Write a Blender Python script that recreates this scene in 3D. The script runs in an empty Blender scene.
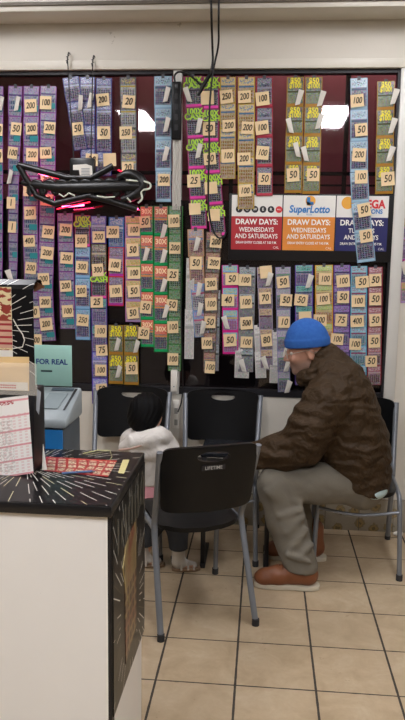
import bpy, bmesh, math, random
import numpy as np
from mathutils import Vector, Matrix
random.seed(7); rng = np.random.default_rng(7)
SC = bpy.context.scene; COL = SC.collection
PI = math.pi
# ------------------------------------------------------------------ camera
F, YAW, PITCH, ROLL, H = 701.12, 0.0856, 0.150, 0.01547, 1.6207
fw = np.array([-math.sin(YAW)*math.cos(PITCH), math.cos(YAW)*math.cos(PITCH), -math.sin(PITCH)])
rt0 = np.array([math.cos(YAW), math.sin(YAW), 0.0]); up0 = np.cross(rt0, fw)
RT = rt0*math.cos(ROLL)+up0*math.sin(ROLL); UP = -rt0*math.sin(ROLL)+up0*math.cos(ROLL)
CAM = np.array([0, 0, H])
W = 4.072                                   # front plane of the window wall
def ray(x, y): return RT*(x-202.5)/F - UP*(y-360)/F + fw
def at(x, y, Y):
    d = ray(x, y); return CAM + d*(Y/d[1])
def fl(x, y, z=0.0):
    d = ray(x, y); return CAM + d*((z-H)/d[2])
cd = bpy.data.cameras.new('camera'); co = bpy.data.objects.new('camera', cd); COL.objects.link(co)
cd.sensor_fit = 'VERTICAL'; cd.sensor_height = 36.0; cd.lens = 36.0*F/720; cd.clip_start = .05
m = Matrix.Identity(4)
for i in range(3):
    m[i][0] = RT[i]; m[i][1] = UP[i]; m[i][2] = -fw[i]; m[i][3] = CAM[i]
co.matrix_world = m; SC.camera = co
SC.view_settings.view_transform = 'Standard'; SC.view_settings.look = 'None'
SC.view_settings.gamma = 1.0; SC.view_settings.use_curve_mapping = False
SC.view_settings.exposure = 0.0
SC.cycles.max_bounces = 8
SC.cycles.use_denoising = True
# ------------------------------------------------------------------ colour and node helpers
def lin(h):
    if isinstance(h, str):
        h = h.lstrip('#'); c = [int(h[i:i+2], 16)/255 for i in (0, 2, 4)]
    else: c = h
    return tuple((v/12.92 if v <= .04045 else ((v+.055)/1.055)**2.4) for v in c)
class NT:
    def __init__(s, name):
        s.m = bpy.data.materials.new(name); s.m.use_nodes = True
        s.t = s.m.node_tree; s.b = s.t.nodes['Principled BSDF']; s.out = s.t.nodes['Material Output']
    def n(s, kind, **kw):
        x = s.t.nodes.new(kind)
        for k, v in kw.items(): setattr(x, k, v)
        return x
    def link(s, a, b): s.t.links.new(a, b)
    def put(s, sock, v):
        if isinstance(v, bpy.types.NodeSocket): s.link(v, sock)
        else: sock.default_value = v
    def math(s, op, a, b=0.0, c=None):
        x = s.n('ShaderNodeMath', operation=op); s.put(x.inputs[0], a); s.put(x.inputs[1], b)
        if c is not None: s.put(x.inputs[2], c)
        return x.outputs[0]
    def gt(s, a, b): return s.math('GREATER_THAN', a, b)
    def lt(s, a, b): return s.math('LESS_THAN', a, b)
    def mul(s, a, b): return s.math('MULTIPLY', a, b)
    def inr(s, v, a, b): return s.mul(s.gt(v, a), s.lt(v, b))
    def mx(s, a, b): return s.math('MAXIMUM', a, b)
    def fract(s, a): return s.math('FRACT', a)
    def mix(s, f, a, b):
        x = s.n('ShaderNodeMix', data_type='RGBA'); s.put(x.inputs[0], f)
        for sock, v in ((x.inputs[6], a), (x.inputs[7], b)):
            if isinstance(v, bpy.types.NodeSocket): s.link(v, sock)
            else: sock.default_value = (*(lin(v) if isinstance(v, str) else v)[:3], 1)
        return x.outputs[2]
    def uv(s):
        u = s.n('ShaderNodeUVMap'); sp = s.n('ShaderNodeSeparateXYZ'); s.link(u.outputs[0], sp.inputs[0]); return sp.outputs[0], sp.outputs[1]
    def pos(s, gen='Object'):
        tc = s.n('ShaderNodeTexCoord'); sp = s.n('ShaderNodeSeparateXYZ'); s.link(tc.outputs[gen], sp.inputs[0])
        return sp.outputs[0], sp.outputs[1], sp.outputs[2], tc.outputs[gen]
    def wpos(s):
        g = s.n('ShaderNodeNewGeometry'); sp = s.n('ShaderNodeSeparateXYZ'); s.link(g.outputs[0], sp.inputs[0])
        return sp.outputs[0], sp.outputs[1], sp.outputs[2], g.outputs[0]
    def vec(s, x, y, z=0.0):
        c = s.n('ShaderNodeCombineXYZ'); s.put(c.inputs[0], x); s.put(c.inputs[1], y); s.put(c.inputs[2], z); return c.outputs[0]
    def noise(s, v=None, scale=5.0, detail=3.0, rough=.5, dist=0.0):
        x = s.n('ShaderNodeTexNoise'); x.inputs['Scale'].default_value = scale; x.inputs['Detail'].default_value = detail
        x.inputs['Roughness'].default_value = rough; x.inputs['Distortion'].default_value = dist
        if v is not None: s.link(v, x.inputs['Vector'])
        return x.outputs[0]
    def ramp(s, f, stops):
        x = s.n('ShaderNodeValToRGB'); e = x.color_ramp.elements
        while len(e) < len(stops): e.new(.5)
        for i, (p, c) in enumerate(stops): e[i].position = p; e[i].color = (*(lin(c) if isinstance(c, str) else c), 1)
        s.link(f, x.inputs[0]); return x.outputs[0]
    def bump(s, h, strength=.3, dist=.01):
        b = s.n('ShaderNodeBump'); b.inputs['Strength'].default_value = strength; b.inputs['Distance'].default_value = dist
        s.link(h, b.inputs['Height']); s.link(b.outputs[0], s.b.inputs['Normal'])
    def fin(s, col, rough=.5, metal=0.0, spec=None):
        if isinstance(col, bpy.types.NodeSocket): s.link(col, s.b.inputs['Base Color'])
        else: s.b.inputs['Base Color'].default_value = (*(lin(col) if isinstance(col, str) else col), 1)
        s.put(s.b.inputs['Roughness'], rough); s.b.inputs['Metallic'].default_value = metal
        if spec is not None: s.b.inputs['Specular IOR Level'].default_value = spec
        return s.m
def plain(name, c, rough=.5, metal=0.0, var=.08, scale=30.0, bump=0.0, spec=None):
    s = NT(name); x, y, z, v = s.pos()
    nz = s.noise(v, scale, 4)
    a = lin(c) if isinstance(c, str) else c
    col = s.mix(nz, tuple(q*(1-var) for q in a), tuple(min(1, q*(1+var)) for q in a))
    if bump: s.bump(nz, bump, .004)
    return s.fin(col, rough, metal, spec)
def emit(name, c, st):
    s = NT(name); s.b.inputs['Emission Color'].default_value = (*lin(c), 1); s.b.inputs['Emission Strength'].default_value = st
    return s.fin(c, .5)
def clear(name, tint=(1, 1, 1), rough=.05):
    s = NT(name); s.b.inputs['Alpha'].default_value = .18
    return s.fin(tint, rough)
# ------------------------------------------------------------------ mesh builder
def tag(o, label=None, cat=None, group=None, kind=None):
    if label: o['label'] = label
    if cat: o['category'] = cat
    if group: o['group'] = group
    if kind: o['kind'] = kind
    return o
def empty(name, loc, label=None, cat=None, group=None, rz=0.0):
    o = bpy.data.objects.new(name, None); COL.objects.link(o); o.empty_display_size = .05
    o.location = Vector([float(q) for q in loc]); o.rotation_euler.z = rz
    return tag(o, label, cat, group)
class MB:
    def __init__(s): s.v = []; s.f = []; s.mi = []; s.uv = {}
    def add(s, vs, fs, mi=0, uvs=None):
        k = len(s.v); s.v += [tuple(float(q) for q in p) for p in vs]
        for i, f in enumerate(fs):
            if uvs: s.uv[len(s.f)] = uvs[i]
            s.f.append(tuple(a+k for a in f)); s.mi.append(mi)
        return s
    def box(s, lo, hi, mi=0):
        x0, y0, z0 = lo; x1, y1, z1 = hi
        return s.add([(x0,y0,z0),(x1,y0,z0),(x1,y1,z0),(x0,y1,z0),(x0,y0,z1),(x1,y0,z1),(x1,y1,z1),(x0,y1,z1)],
              [(0,3,2,1),(4,5,6,7),(0,1,5,4),(1,2,6,5),(2,3,7,6),(3,0,4,7)], mi)
    def hexa(s, p, mi=0):   # bottom 4 ccw then top 4
        return s.add(p, [(0,3,2,1),(4,5,6,7),(0,1,5,4),(1,2,6,5),(2,3,7,6),(3,0,4,7)], mi)
    def prism(s, poly, d, mi=0):    # polygon of 3d points, extruded by vector d
        n = len(poly); P = [np.array(p, float) for p in poly]; Q = [p+np.array(d, float) for p in P]
        return s.add(P+Q, [tuple(range(n))[::-1], tuple(range(n, 2*n))]+[(i, (i+1) % n, n+(i+1) % n, n+i) for i in range(n)], mi)
    def tube(s, pts, r, n=10, mi=0, flat=1.0, smooth=0):
        P = [np.array(p, float) for p in pts]
        R = list(r) if hasattr(r, '__len__') else [r]*len(P)
        for _ in range(smooth):     # corner cutting
            Q = [P[0]]; S = [R[0]]
            for i in range(len(P)-1):
                Q += [P[i]*.75+P[i+1]*.25, P[i]*.25+P[i+1]*.75]; S += [R[i]*.75+R[i+1]*.25, R[i]*.25+R[i+1]*.75]
            Q.append(P[-1]); S.append(R[-1]); P, R = Q, S
        T = []
        for i in range(len(P)):
            a = P[max(i-1, 0)]; b = P[min(i+1, len(P)-1)]; t = b-a; T.append(t/(np.linalg.norm(t)+1e-9))
        u = np.cross(T[0], (0, 1, 0)); 
        if np.linalg.norm(u) < .1: u = np.cross(T[0], (1, 0, 0))
        u /= np.linalg.norm(u); vs = []; fs = []
        for i, p in enumerate(P):
            u = u-T[i]*np.dot(u, T[i]); u /= np.linalg.norm(u); w = np.cross(T[i], u)
            for k in range(n):
                a = 2*PI*k/n; vs.append(p+R[i]*(u*math.cos(a)+w*math.sin(a)*flat))
        for i in range(len(P)-1):
            for k in range(n): fs.append((i*n+k, i*n+(k+1) % n, (i+1)*n+(k+1) % n, (i+1)*n+k))
        fs += [tuple(range(n))[::-1], tuple(range((len(P)-1)*n, len(P)*n))]
        return s.add(vs, fs, mi)
    def mesh(s, me, M, mi=0):
        return s.add([M @ v.co for v in me.vertices], [tuple(p.vertices) for p in me.polygons], mi)
    def build(s, name, mats, parent=None, local=False, bevel=0.0, smooth=None, origin=None, seg=2):
        V = np.array(s.v, float)
        o = bpy.data.objects.new(name, bpy.data.meshes.new(name)); COL.objects.link(o)
        if parent is not None:
            o.parent = parent
            if not local:
                pl = parent.location; q = parent.parent
                pl = np.array(pl)
                while q is not None: pl = pl+np.array(q.location); q = q.parent
                V = V-pl
        elif not local:
            if origin is None: origin = ((V[:, 0].min()+V[:, 0].max())/2, (V[:, 1].min()+V[:, 1].max())/2, V[:, 2].min())
            V = V-np.array(origin); o.location = Vector([float(q) for q in origin])
        me = o.data; me.from_pydata(V.tolist(), [], s.f)
        for k in (mats if isinstance(mats, (list, tuple)) else [mats]): me.materials.append(k)
        me.polygons.foreach_set('material_index', s.mi)
        if s.uv:
            L = me.uv_layers.new(name='UVMap')
            for fi, uu in s.uv.items():
                for li, q in zip(me.polygons[fi].loop_indices, uu): L.data[li].uv = q
        if bevel:
            bm = bmesh.new(); bm.from_mesh(me); bmesh.ops.recalc_face_normals(bm, faces=bm.faces)
            es = [e for e in bm.edges if len(e.link_faces) == 2 and e.calc_face_angle(0) > .5]
            bmesh.ops.bevel(bm, geom=es, offset=bevel, segments=seg, affect='EDGES', profile=.5); bm.to_mesh(me); bm.free()
            if smooth is None: smooth = .6
        elif smooth != 'raw':
            bm = bmesh.new(); bm.from_mesh(me); bmesh.ops.recalc_face_normals(bm, faces=bm.faces); bm.to_mesh(me); bm.free()
        if smooth and smooth != 'raw':
            me.polygons.foreach_set('use_smooth', [True]*len(me.polygons)); me.set_sharp_from_angle(angle=smooth)
        me.update(); return o
def boxobj(name, lo, hi, mat, parent=None, bevel=0.0, **k): return MB().box(lo, hi).build(name, mat, parent, bevel=bevel, **k)
_txt = {}
def text(body, size=1.0, extrude=0.0, shear=0.0, bold=0.0):
    key = (body, extrude, shear, bold)
    if key not in _txt:
        c = bpy.data.curves.new('lettering', 'FONT'); c.body = body; c.align_x = 'CENTER'; c.align_y = 'CENTER'; c.size = 1; c.extrude = extrude; c.shear = shear; c.offset = bold; c.resolution_u = 3
        o = bpy.data.objects.new('lettering', c); COL.objects.link(o)
        dg = bpy.context.evaluated_depsgraph_get(); dg.update()
        me = bpy.data.meshes.new_from_object(o.evaluated_get(dg)); bpy.data.objects.remove(o); bpy.data.curves.remove(c); _txt[key] = me
    return _txt[key]
def add_text(mb, body, c, size, mi=0, rot=0.0, sx=1.0, shear=0.0, bold=0.0, frame=None):
    # text standing in the XZ plane, read from -Y
    me = text(body, shear=shear, bold=bold)
    M = Matrix.Translation([float(q) for q in c]) @ (frame if frame else Matrix.Identity(4)) @ Matrix.Rotation(rot, 4, 'Y') @ Matrix.Rotation(PI/2, 4, 'X') @ Matrix.Diagonal((size*sx, size, size, 1))
    mb.mesh(me, M, mi)
# ------------------------------------------------------------------ SDF bodies (one continuous skin each)
class SDF:
    def __init__(s, lo, hi, h):
        s.lo = np.array(lo, float); s.h = h; n = np.ceil((np.array(hi)-s.lo)/h).astype(int)+1
        s.ax = [s.lo[i]+h*np.arange(n[i]) for i in range(3)]; s.d = np.full(n, 1.0, np.float32)
    def _sub(s, lo, hi):
        sl = []
        for i in range(3):
            a = max(0, int((lo[i]-s.lo[i])/s.h)-1); b = min(s.d.shape[i], int((hi[i]-s.lo[i])/s.h)+3); sl.append(slice(a, max(b, a)))
        g = np.meshgrid(*[s.ax[i][sl[i]] for i in range(3)], indexing='ij', sparse=True)
        return tuple(sl), g
    def _comb(s, sl, d, k, op):
        o = s.d[sl]
        if op == 'sub':
            d = -d; h = np.clip(.5-.5*(d-o)/k, 0, 1) if k else None
            s.d[sl] = np.maximum(o, d) if not k else o*h+d*(1-h)+k*h*(1-h)
        else:
            h = np.clip(.5+.5*(o-d)/k, 0, 1) if k else None
            s.d[sl] = np.minimum(o, d) if not k else o*(1-h)+d*h-k*h*(1-h)
    def cone(s, a, b, ra, rb=None, k=.03, op='add', sq=None):
        rb = ra if rb is None else rb; a = np.array(a, float); b = np.array(b, float)
        mg = max(ra, rb)+max(k, .01)+.02
        if sq: mg = mg*max(sq)
        sl, (X, Y, Z) = s._sub(np.minimum(a, b)-mg, np.maximum(a, b)+mg)
        if X.size == 0 or Y.size == 0 or Z.size == 0: return
        q = sq or (1, 1, 1); ab = (b-a)/np.array(q); L = ab@ab+1e-12
        x, y, z = (X-a[0])/q[0], (Y-a[1])/q[1], (Z-a[2])/q[2]
        t = np.clip((x*ab[0]+y*ab[1]+z*ab[2])/L, 0, 1)
        d = np.sqrt((x-t*ab[0])**2+(y-t*ab[1])**2+(z-t*ab[2])**2)-(ra+(rb-ra)*t)
        s._comb(sl, d, k, op); return s
    def chain(s, pts, rs, k=.03, sq=None):
        for i in range(len(pts)-1): s.cone(pts[i], pts[i+1], rs[i], rs[i+1], k, sq=sq)
        return s
    def ell(s, c, r, M=None, k=.02, op='add', clip=None):
        c = np.array(c, float); r = np.array(r, float); M = np.eye(3) if M is None else np.array(M)   # rows = local axes
        mg = r.max()+max(k, .01)+.02; sl, (X, Y, Z) = s._sub(c-mg, c+mg)
        if X.size == 0 or Y.size == 0 or Z.size == 0: return
        x, y, z = X-c[0], Y-c[1], Z-c[2]
        l = [M[i][0]*x+M[i][1]*y+M[i][2]*z for i in range(3)]
        k0 = np.sqrt(sum((l[i]/r[i])**2 for i in range(3))); k1 = np.sqrt(sum((l[i]/r[i]**2)**2 for i in range(3)))+1e-6
        d = k0*(k0-1)/k1
        if clip is not None:
            for (p0, nrm) in clip:
                nrm = np.array(nrm, float); nrm /= np.linalg.norm(nrm)
                d = np.maximum(d, (X-p0[0])*nrm[0]+(Y-p0[1])*nrm[1]+(Z-p0[2])*nrm[2])
        s._comb(sl, d, k, op); return s
    def cut(s, p0, nrm):      # remove everything on the side the normal points to
        nrm = np.array(nrm, float); nrm /= np.linalg.norm(nrm)
        X, Y, Z = np.meshgrid(*s.ax, indexing='ij', sparse=True)
        s.d = np.maximum(s.d, ((X-p0[0])*nrm[0]+(Y-p0[1])*nrm[1]+(Z-p0[2])*nrm[2]).astype(np.float32)); return s
    def warp(s, fn):
        X, Y, Z = np.meshgrid(*s.ax, indexing='ij', sparse=True); s.d = (s.d+fn(X, Y, Z)).astype(np.float32); return s
    def build(s, name, mat, parent):
        d = s.d; ins = d < 0; nx, ny, nz = d.shape
        cnt = np.zeros((nx-1, ny-1, nz-1), np.uint8); cor = [(i, j, k) for i in (0, 1) for j in (0, 1) for k in (0, 1)]
        for i, j, k in cor: cnt += ins[i:nx-1+i, j:ny-1+j, k:nz-1+k]
        act = np.argwhere((cnt > 0) & (cnt < 8)); idx = -np.ones(cnt.shape, np.int64); idx[tuple(act.T)] = np.arange(len(act))
        acc = np.zeros((len(act), 3)); num = np.zeros(len(act))
        val = {c: d[act[:, 0]+c[0], act[:, 1]+c[1], act[:, 2]+c[2]].astype(float) for c in cor}
        for c in cor:
            for ax in range(3):
                if c[ax] == 0:
                    e = list(c); e[ax] = 1; e = tuple(e); a, b = val[c], val[e]; mk = (a < 0) != (b < 0)
                    t = np.where(mk, a/(a-b+1e-12*(a == b)), 0); p = np.tile(np.array(c, float), (len(act), 1)); p[:, ax] += t
                    acc[mk] += p[mk]; num[mk] += 1
        V = s.lo+s.h*(act+acc/num[:, None]); Q = []
        for ax in range(3):
            sh = [slice(None)]*3; s2 = [slice(None)]*3; sh[ax] = slice(0, -1); s2[ax] = slice(1, None)
            fl_ = ins[tuple(sh)] != ins[tuple(s2)]; e = np.argwhere(fl_); o1, o2 = [(1, 2), (2, 0), (0, 1)][ax]
            ok = (e[:, o1] > 0) & (e[:, o2] > 0) & (e[:, o1] < d.shape[o1]-1) & (e[:, o2] < d.shape[o2]-1); e = e[ok]
            def cell(a, b):
                q = e.copy(); q[:, o1] -= a; q[:, o2] -= b; return idx[tuple(q.T)]
            quad = np.stack([cell(1, 1), cell(0, 1), cell(0, 0), cell(1, 0)], 1)
            flip = ~ins[tuple(e.T)]; quad[flip] = quad[flip][:, ::-1]; Q.append(quad)
        Q = np.concatenate(Q); Q = Q[(Q >= 0).all(1)]
        mb = MB(); mb.v = [tuple(p) for p in V.tolist()]; mb.f = [tuple(q) for q in Q.tolist()]; mb.mi = [0]*len(mb.f)
        o = mb.build(name, mat, parent, smooth='raw'); o.data.polygons.foreach_set('use_smooth', [True]*len(o.data.polygons)); return o
# ------------------------------------------------------------------ materials
M = {}
s = NT('painted_wall'); x, y, z, v = s.wpos()
nz = s.noise(v, 2.2, 5, .6); sp = s.noise(v, 45, 2)
c = s.mix(nz, '#d3cdc0', '#dcd7cc'); c = s.mix(s.gt(s.noise(v, 11, 4, .7), .70), c, '#b7b0a2')
s.bump(sp, .08, .003); M['wall'] = s.fin(c, .6)
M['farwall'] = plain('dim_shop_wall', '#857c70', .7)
M['trim'] = plain('painted_trim', '#d8d3c6', .45, var=.05, scale=8)
M['jamb'] = plain('aluminium_frame', '#d8d7d1', .4, var=.08, scale=6)
M['gasket'] = plain('black_gasket', '#16151a', .5)
M['ceiling'] = plain('ceiling_tile', '#d9d5c9', .8, var=.05, scale=20)
# floor tiles
s = NT('ceramic_floor_tile'); x, y, z, v = s.wpos(); T = .305
u1 = s.math('DIVIDE', s.math('SUBTRACT', x, -.3723), T); v1 = s.math('DIVIDE', s.math('SUBTRACT', y, 3.0667), T)
fu, fv = s.fract(u1), s.fract(v1)
eu = s.math('MINIMUM', fu, s.math('SUBTRACT', 1.0, fu)); ev = s.math('MINIMUM', fv, s.math('SUBTRACT', 1.0, fv))
wob = s.math('MULTIPLY', s.noise(v, 25, 2), .008)
gr = s.mx(s.lt(eu, s.math('ADD', wob, .0105)), s.lt(ev, s.math('ADD', wob, .0065)))
wn = s.n('ShaderNodeTexWhiteNoise', noise_dimensions='2D'); s.link(s.vec(s.math('FLOOR', u1), s.math('FLOOR', v1)), wn.inputs['Vector'])
n1 = s.noise(v, 6.5, 6, .62, .6); n2 = s.noise(v, 38, 4, .6)
c = s.ramp(n1, [(.25, '#a89374'), (.5, '#c0ab8c'), (.72, '#cfbea2')])
c = s.mix(s.mul(n2, .5), c, '#a08a70'); c = s.mix(s.mul(wn.outputs[0], .28), c, '#ae9d84')
c = s.mix(s.mul(s.gt(s.noise(v, 16, 5, .75), .66), .35), c, '#846a4c')
c = s.mix(gr, c, '#3a332c'); hb = s.math('SUBTRACT', 1.0, gr); s.bump(hb, .3, .004)
M['floor'] = s.fin(c, s.math('ADD', .38, s.mul(gr, .4)))
# flowered baseboard tile
s = NT('flowered_baseboard_tile'); x, y, z, v = s.wpos()
vo = s.n('ShaderNodeTexVoronoi', voronoi_dimensions='2D'); vo.inputs['Scale'].default_value = 9; vo.inputs['Randomness'].default_value = .55; s.link(s.vec(x, z), vo.inputs['Vector'])
dd = s.math('ADD', vo.outputs[0], s.mul(s.noise(v, 60, 2), .3))
c = s.mix(s.noise(v, 14, 4), '#928b7c', '#b3ac9d')
c = s.mix(s.lt(dd, .42), c, '#8c8062'); c = s.mix(s.lt(dd, .34), c, '#a38d5e'); c = s.mix(s.lt(dd, .24), c, '#75684a')
tl = s.fract(s.math('DIVIDE', x, .2)); c = s.mix(s.lt(tl, .02), c, '#6f685c'); c = s.mix(s.gt(z, .195), c, '#8c8474')
M['skirt'] = s.fin(c, .35)
# glass: see-through dark pane with a real reflection
s = NT('night_window_glass')
tr = s.n('ShaderNodeBsdfTransparent'); tr.inputs[0].default_value = (.72, .66, .68, 1)
gl = s.n('ShaderNodeBsdfGlossy'); gl.inputs['Roughness'].default_value = .03; gl.inputs[0].default_value = (1, 1, 1, 1)
fr = s.n('ShaderNodeFresnel'); fr.inputs[0].default_value = 1.5
mxs = s.n('ShaderNodeMixShader'); s.link(fr.outputs[0], mxs.inputs[0]); s.link(tr.outputs[0], mxs.inputs[1]); s.link(gl.outputs[0], mxs.inputs[2]); s.link(mxs.outputs[0], s.out.inputs[0])
M['glass'] = s.m
M['shutter'] = plain('maroon_shutter', '#b9707c', .7)
M['blackboard'] = plain('black_panel', '#0f0f13', .42)
M['blackplastic'] = plain('black_plastic', '#0a0b0d', .36, var=.15, scale=60, bump=.03, spec=.3)
M['blackcable'] = plain('black_cable', '#101013', .45)
M['whitecable'] = plain('white_cable', '#c9c6bd', .5)
M['metal'] = plain('grey_painted_steel', '#80858c', .34, metal=.35, var=.06)
M['rubber'] = plain('grey_rubber', '#2c2d30', .7)
M['darktable'] = plain('dark_tabletop', '#14171d', .22)
M['white'] = plain('white_paper', '#e6e2d8', .6, var=.03)
M['note'] = plain('cream_price_note', '#ebd0a2', .6, var=.06, scale=25)
M['ink'] = plain('black_ink', '#14110f', .6)
M['tape'] = plain('clear_tape', '#54565c', .15)
M['neonblack'] = plain('black_painted_tube', '#0d0d0f', .35)
M['neonwhite'] = plain('white_glass_tube', '#d7dccb', .2)
M['neonred'] = emit('lit_red_neon', '#ff2040', 2.6)
M['neonpink'] = emit('lit_pink_neon', '#ff4a80', 16.0)
M['counterwhite'] = None
s = NT('scuffed_white_laminate'); x, y, z, v = s.wpos()
c = s.mix(s.noise(v, 3, 5, .6), '#e2dfd8', '#ebe9e3'); c = s.mix(s.mul(s.gt(s.noise(v, 9, 6, .8), .69), .35), c, '#8d867b')
M['counterwhite'] = s.fin(c, .45)
# black print with ray dashes, drawn in UV about a centre
def ray_print(name, cu, cv, asp, nrays, r0, col='#d9d2a8', thin=.16, base='#121214', brown=None):
    s = NT(name); u, v = s.uv()
    a = s.mul(s.math('SUBTRACT', u, cu), asp); b = s.math('SUBTRACT', v, cv)
    ang = s.math('ARCTAN2', b, a); r = s.math('SQRT', s.math('ADD', s.mul(a, a), s.mul(b, b)))
    k = s.mul(s.math('ADD', ang, PI), nrays/(2*PI)); kf = s.math('FLOOR', k)
    wn = s.n('ShaderNodeTexWhiteNoise', noise_dimensions='1D'); s.link(kf, wn.inputs['W'])
    off = wn.outputs[0]
    width = s.math('DIVIDE', thin*.12, s.math('MAXIMUM', r, .05))
    line = s.lt(s.math('ABSOLUTE', s.math('SUBTRACT', s.fract(k), .5)), s.math('MULTIPLY', width, nrays/12))
    dash = s.gt(s.fract(s.math('ADD', s.mul(r, 4.0), s.mul(off, 3.0))), .34)
    keep = s.gt(off, .18)
    f = s.mul(s.mul(line, dash), s.mul(keep, s.gt(r, r0)))
    c = s.mix(f, base, s.mix(s.gt(off, .6), '#e4e0d6', col))
    return s.fin(c, .28, spec=.22)
M['topprint'] = ray_print('starburst_counter_print', (fl(26, 466, 1.0)[0]+1.05)/.682, (fl(26, 466, 1.0)[1]-1.64)/.475, 1.43, 70, .12, thin=.032)
M['sideprint'] = ray_print('starburst_side_print', .5, .45, .8, 60, .24, '#544f3e', .032, '#1b1a18')
M['standprint'] = ray_print('starburst_stand_print', .42, .58, 1.0, 54, .22, '#d0cdc4', .04)
# ------------------------------------------------------------------ setting
XL, XR, YB, ZC = -3.0, 2.2, -3.2, 3.2
def struct(o, kind='structure'): o['kind'] = kind; return o
struct(boxobj('floor', (XL-.1, YB-.1, -.1), (XR+.1, W+.6, 0), M['floor']))
struct(boxobj('ceiling', (XL-.1, YB-.1, ZC), (XR+.1, W+.6, ZC+.1), M['ceiling']))
ZB, ZT = .815, 2.635; XJ0, XJ1 = .706, .768; XW0 = -2.3
b = MB(); b.box((XL, W, 0), (XR, W+.15, ZB)); b.box((XL, W, ZT), (XR, W+.15, ZC)); b.box((XJ1, W, ZB), (XR, W+.15, ZT)); b.box((XL, W, ZB), (XW0, W+.15, ZT))
struct(b.build('wall_back', M['wall']))
struct(boxobj('wall_left', (XL-.1, YB, 0), (XL, W+.15, ZC), M['farwall']))
struct(boxobj('wall_right', (XR, YB, 0), (XR+.1, W+.15, ZC), M['farwall']))
struct(boxobj('wall_front', (XL-.1, YB-.1, 0), (XR+.1, YB, ZC), M['farwall']))
struct(boxobj('baseboard_back', (XL, W-.012, 0), (XR, W, .2), M['skirt'], bevel=.003))
# boxed beam over the window and trims
zs = at(200, 22, W)[2]; ys = fl(200, 9, zs)[1]
struct(boxobj('trim_1', (XL, ys, zs), (XR, W, ZC), M['trim'], bevel=.006))
zt3 = at(200, 2.5, ys)[2]
struct(boxobj('trim_2', (XL, ys-.012, zt3-.006), (XR, ys, zt3+.012), plain('dark_conduit', '#6e675c', .6), bevel=.003))
zh = at(200, 61, W)[2]
struct(boxobj('trim_3', (XL, W-.03, ZT-.005), (XR, W, zh), M['trim'], bevel=.004))
# window
win = struct(empty('window_1', (-.8, W, ZB)))
b = MB(); b.box((XJ0, W-.02, ZB-.02), (XJ1, W+.05, ZT)); b.build('window_frame', M['jamb'], win, bevel=.004)
b = MB(); b.box((XW0, W-.004, ZT-.025), (XJ0, W+.05, ZT)); b.box((XW0, W-.004, ZB-.02), (XJ0, W+.05, ZB+.02)); b.box((XJ0-.014, W-.006, ZB), (XJ0, W+.05, ZT)); b.build('window_gasket', M['gasket'], win)
xm0, xm1 = at(172.5, 200, W)[0], at(181, 200, W)[0]
b = MB(); b.box((xm0, W-.012, ZB-.02), (xm1, W+.05, ZT)); b.build('window_mullion', M['jamb'], win, bevel=.004)
b = MB(); b.box((XW0, W+.025, ZB), (xm0, W+.031, ZT)); b.box((xm1, W+.025, ZB), (XJ0, W+.031, ZT)); b.build('window_glass', M['glass'], win)
zbd = at(200, 200, W)[2]
b = MB(); b.box((XW0, W+.04, ZB), (XJ0, W+.05, zbd)); b.build('window_backing', M['blackboard'], win)
sh = struct(boxobj('wall_outside', (XL, W+.5, 0), (XR, W+.52, ZC), M['shutter']))
b = MB()
for px in (232, 300, 346): xx = at(px, 130, W+.1)[0]; b.box((xx-.012, W+.08, zbd-.1), (xx+.012, W+.1, ZT))
zz = at(300, 172, W+.1)[2]; b.box((XW0, W+.08, zz-.02), (XJ0, W+.1, zz)); b.box((XW0, W+.08, zz-.08), (XJ0, W+.1, zz-.07))
b.build('window_bars', M['gasket'], win)
ld = bpy.data.lights.new('added_shutter_fill', 'AREA'); ld.shape = 'RECTANGLE'; ld.size = 2.2; ld.size_y = .1; ld.energy = 5; ld.color = (1, .9, .85)  # unseen area light, added to brighten the maroon shutter behind the glass
lo_ = bpy.data.objects.new('added_shutter_fill', ld); COL.objects.link(lo_); lo_.location = (.3, W+.3, 3.05); lo_.rotation_euler = (.55, 0, 0); tag(lo_, 'added fill light on the maroon shutter outside the window', 'light')
# ------------------------------------------------------------------ ceiling lights
EM = emit('fluorescent_diffuser', '#fbfaff', 53.0); EM2 = emit('added_dimmer_diffuser', '#fbfaff', 25.0)  # second diffuser is for the added fixtures near the window wall
def light_fix(x, y, label):
    t = empty('ceiling_light', (x, y, ZC), label, 'light', 'ceiling lights')
    b = MB(); b.box((x-.17, y-.64, ZC-.05), (x+.17, y+.64, ZC)); b.build('frame', M['trim'], t, bevel=.005)
    b = MB(); b.box((x-.15, y-.62, ZC-.056), (x+.15, y+.62, ZC-.045)); b.build('diffuser', EM if y < 2 else EM2, t)
for (x, y, l) in ((-1.50, -.25, 'long ceiling light mirrored as the left bright patch in the window'), (.71, -.05, 'long ceiling light mirrored as the right bright patch in the window'),
                  (-1.50, 2.75, 'added ceiling light over the counter side of the shop'), (.73, 2.75, 'added ceiling light over the floor before the seats')):  # this pair is unseen, added to light the window wall
    light_fix(x, y, l)
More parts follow.
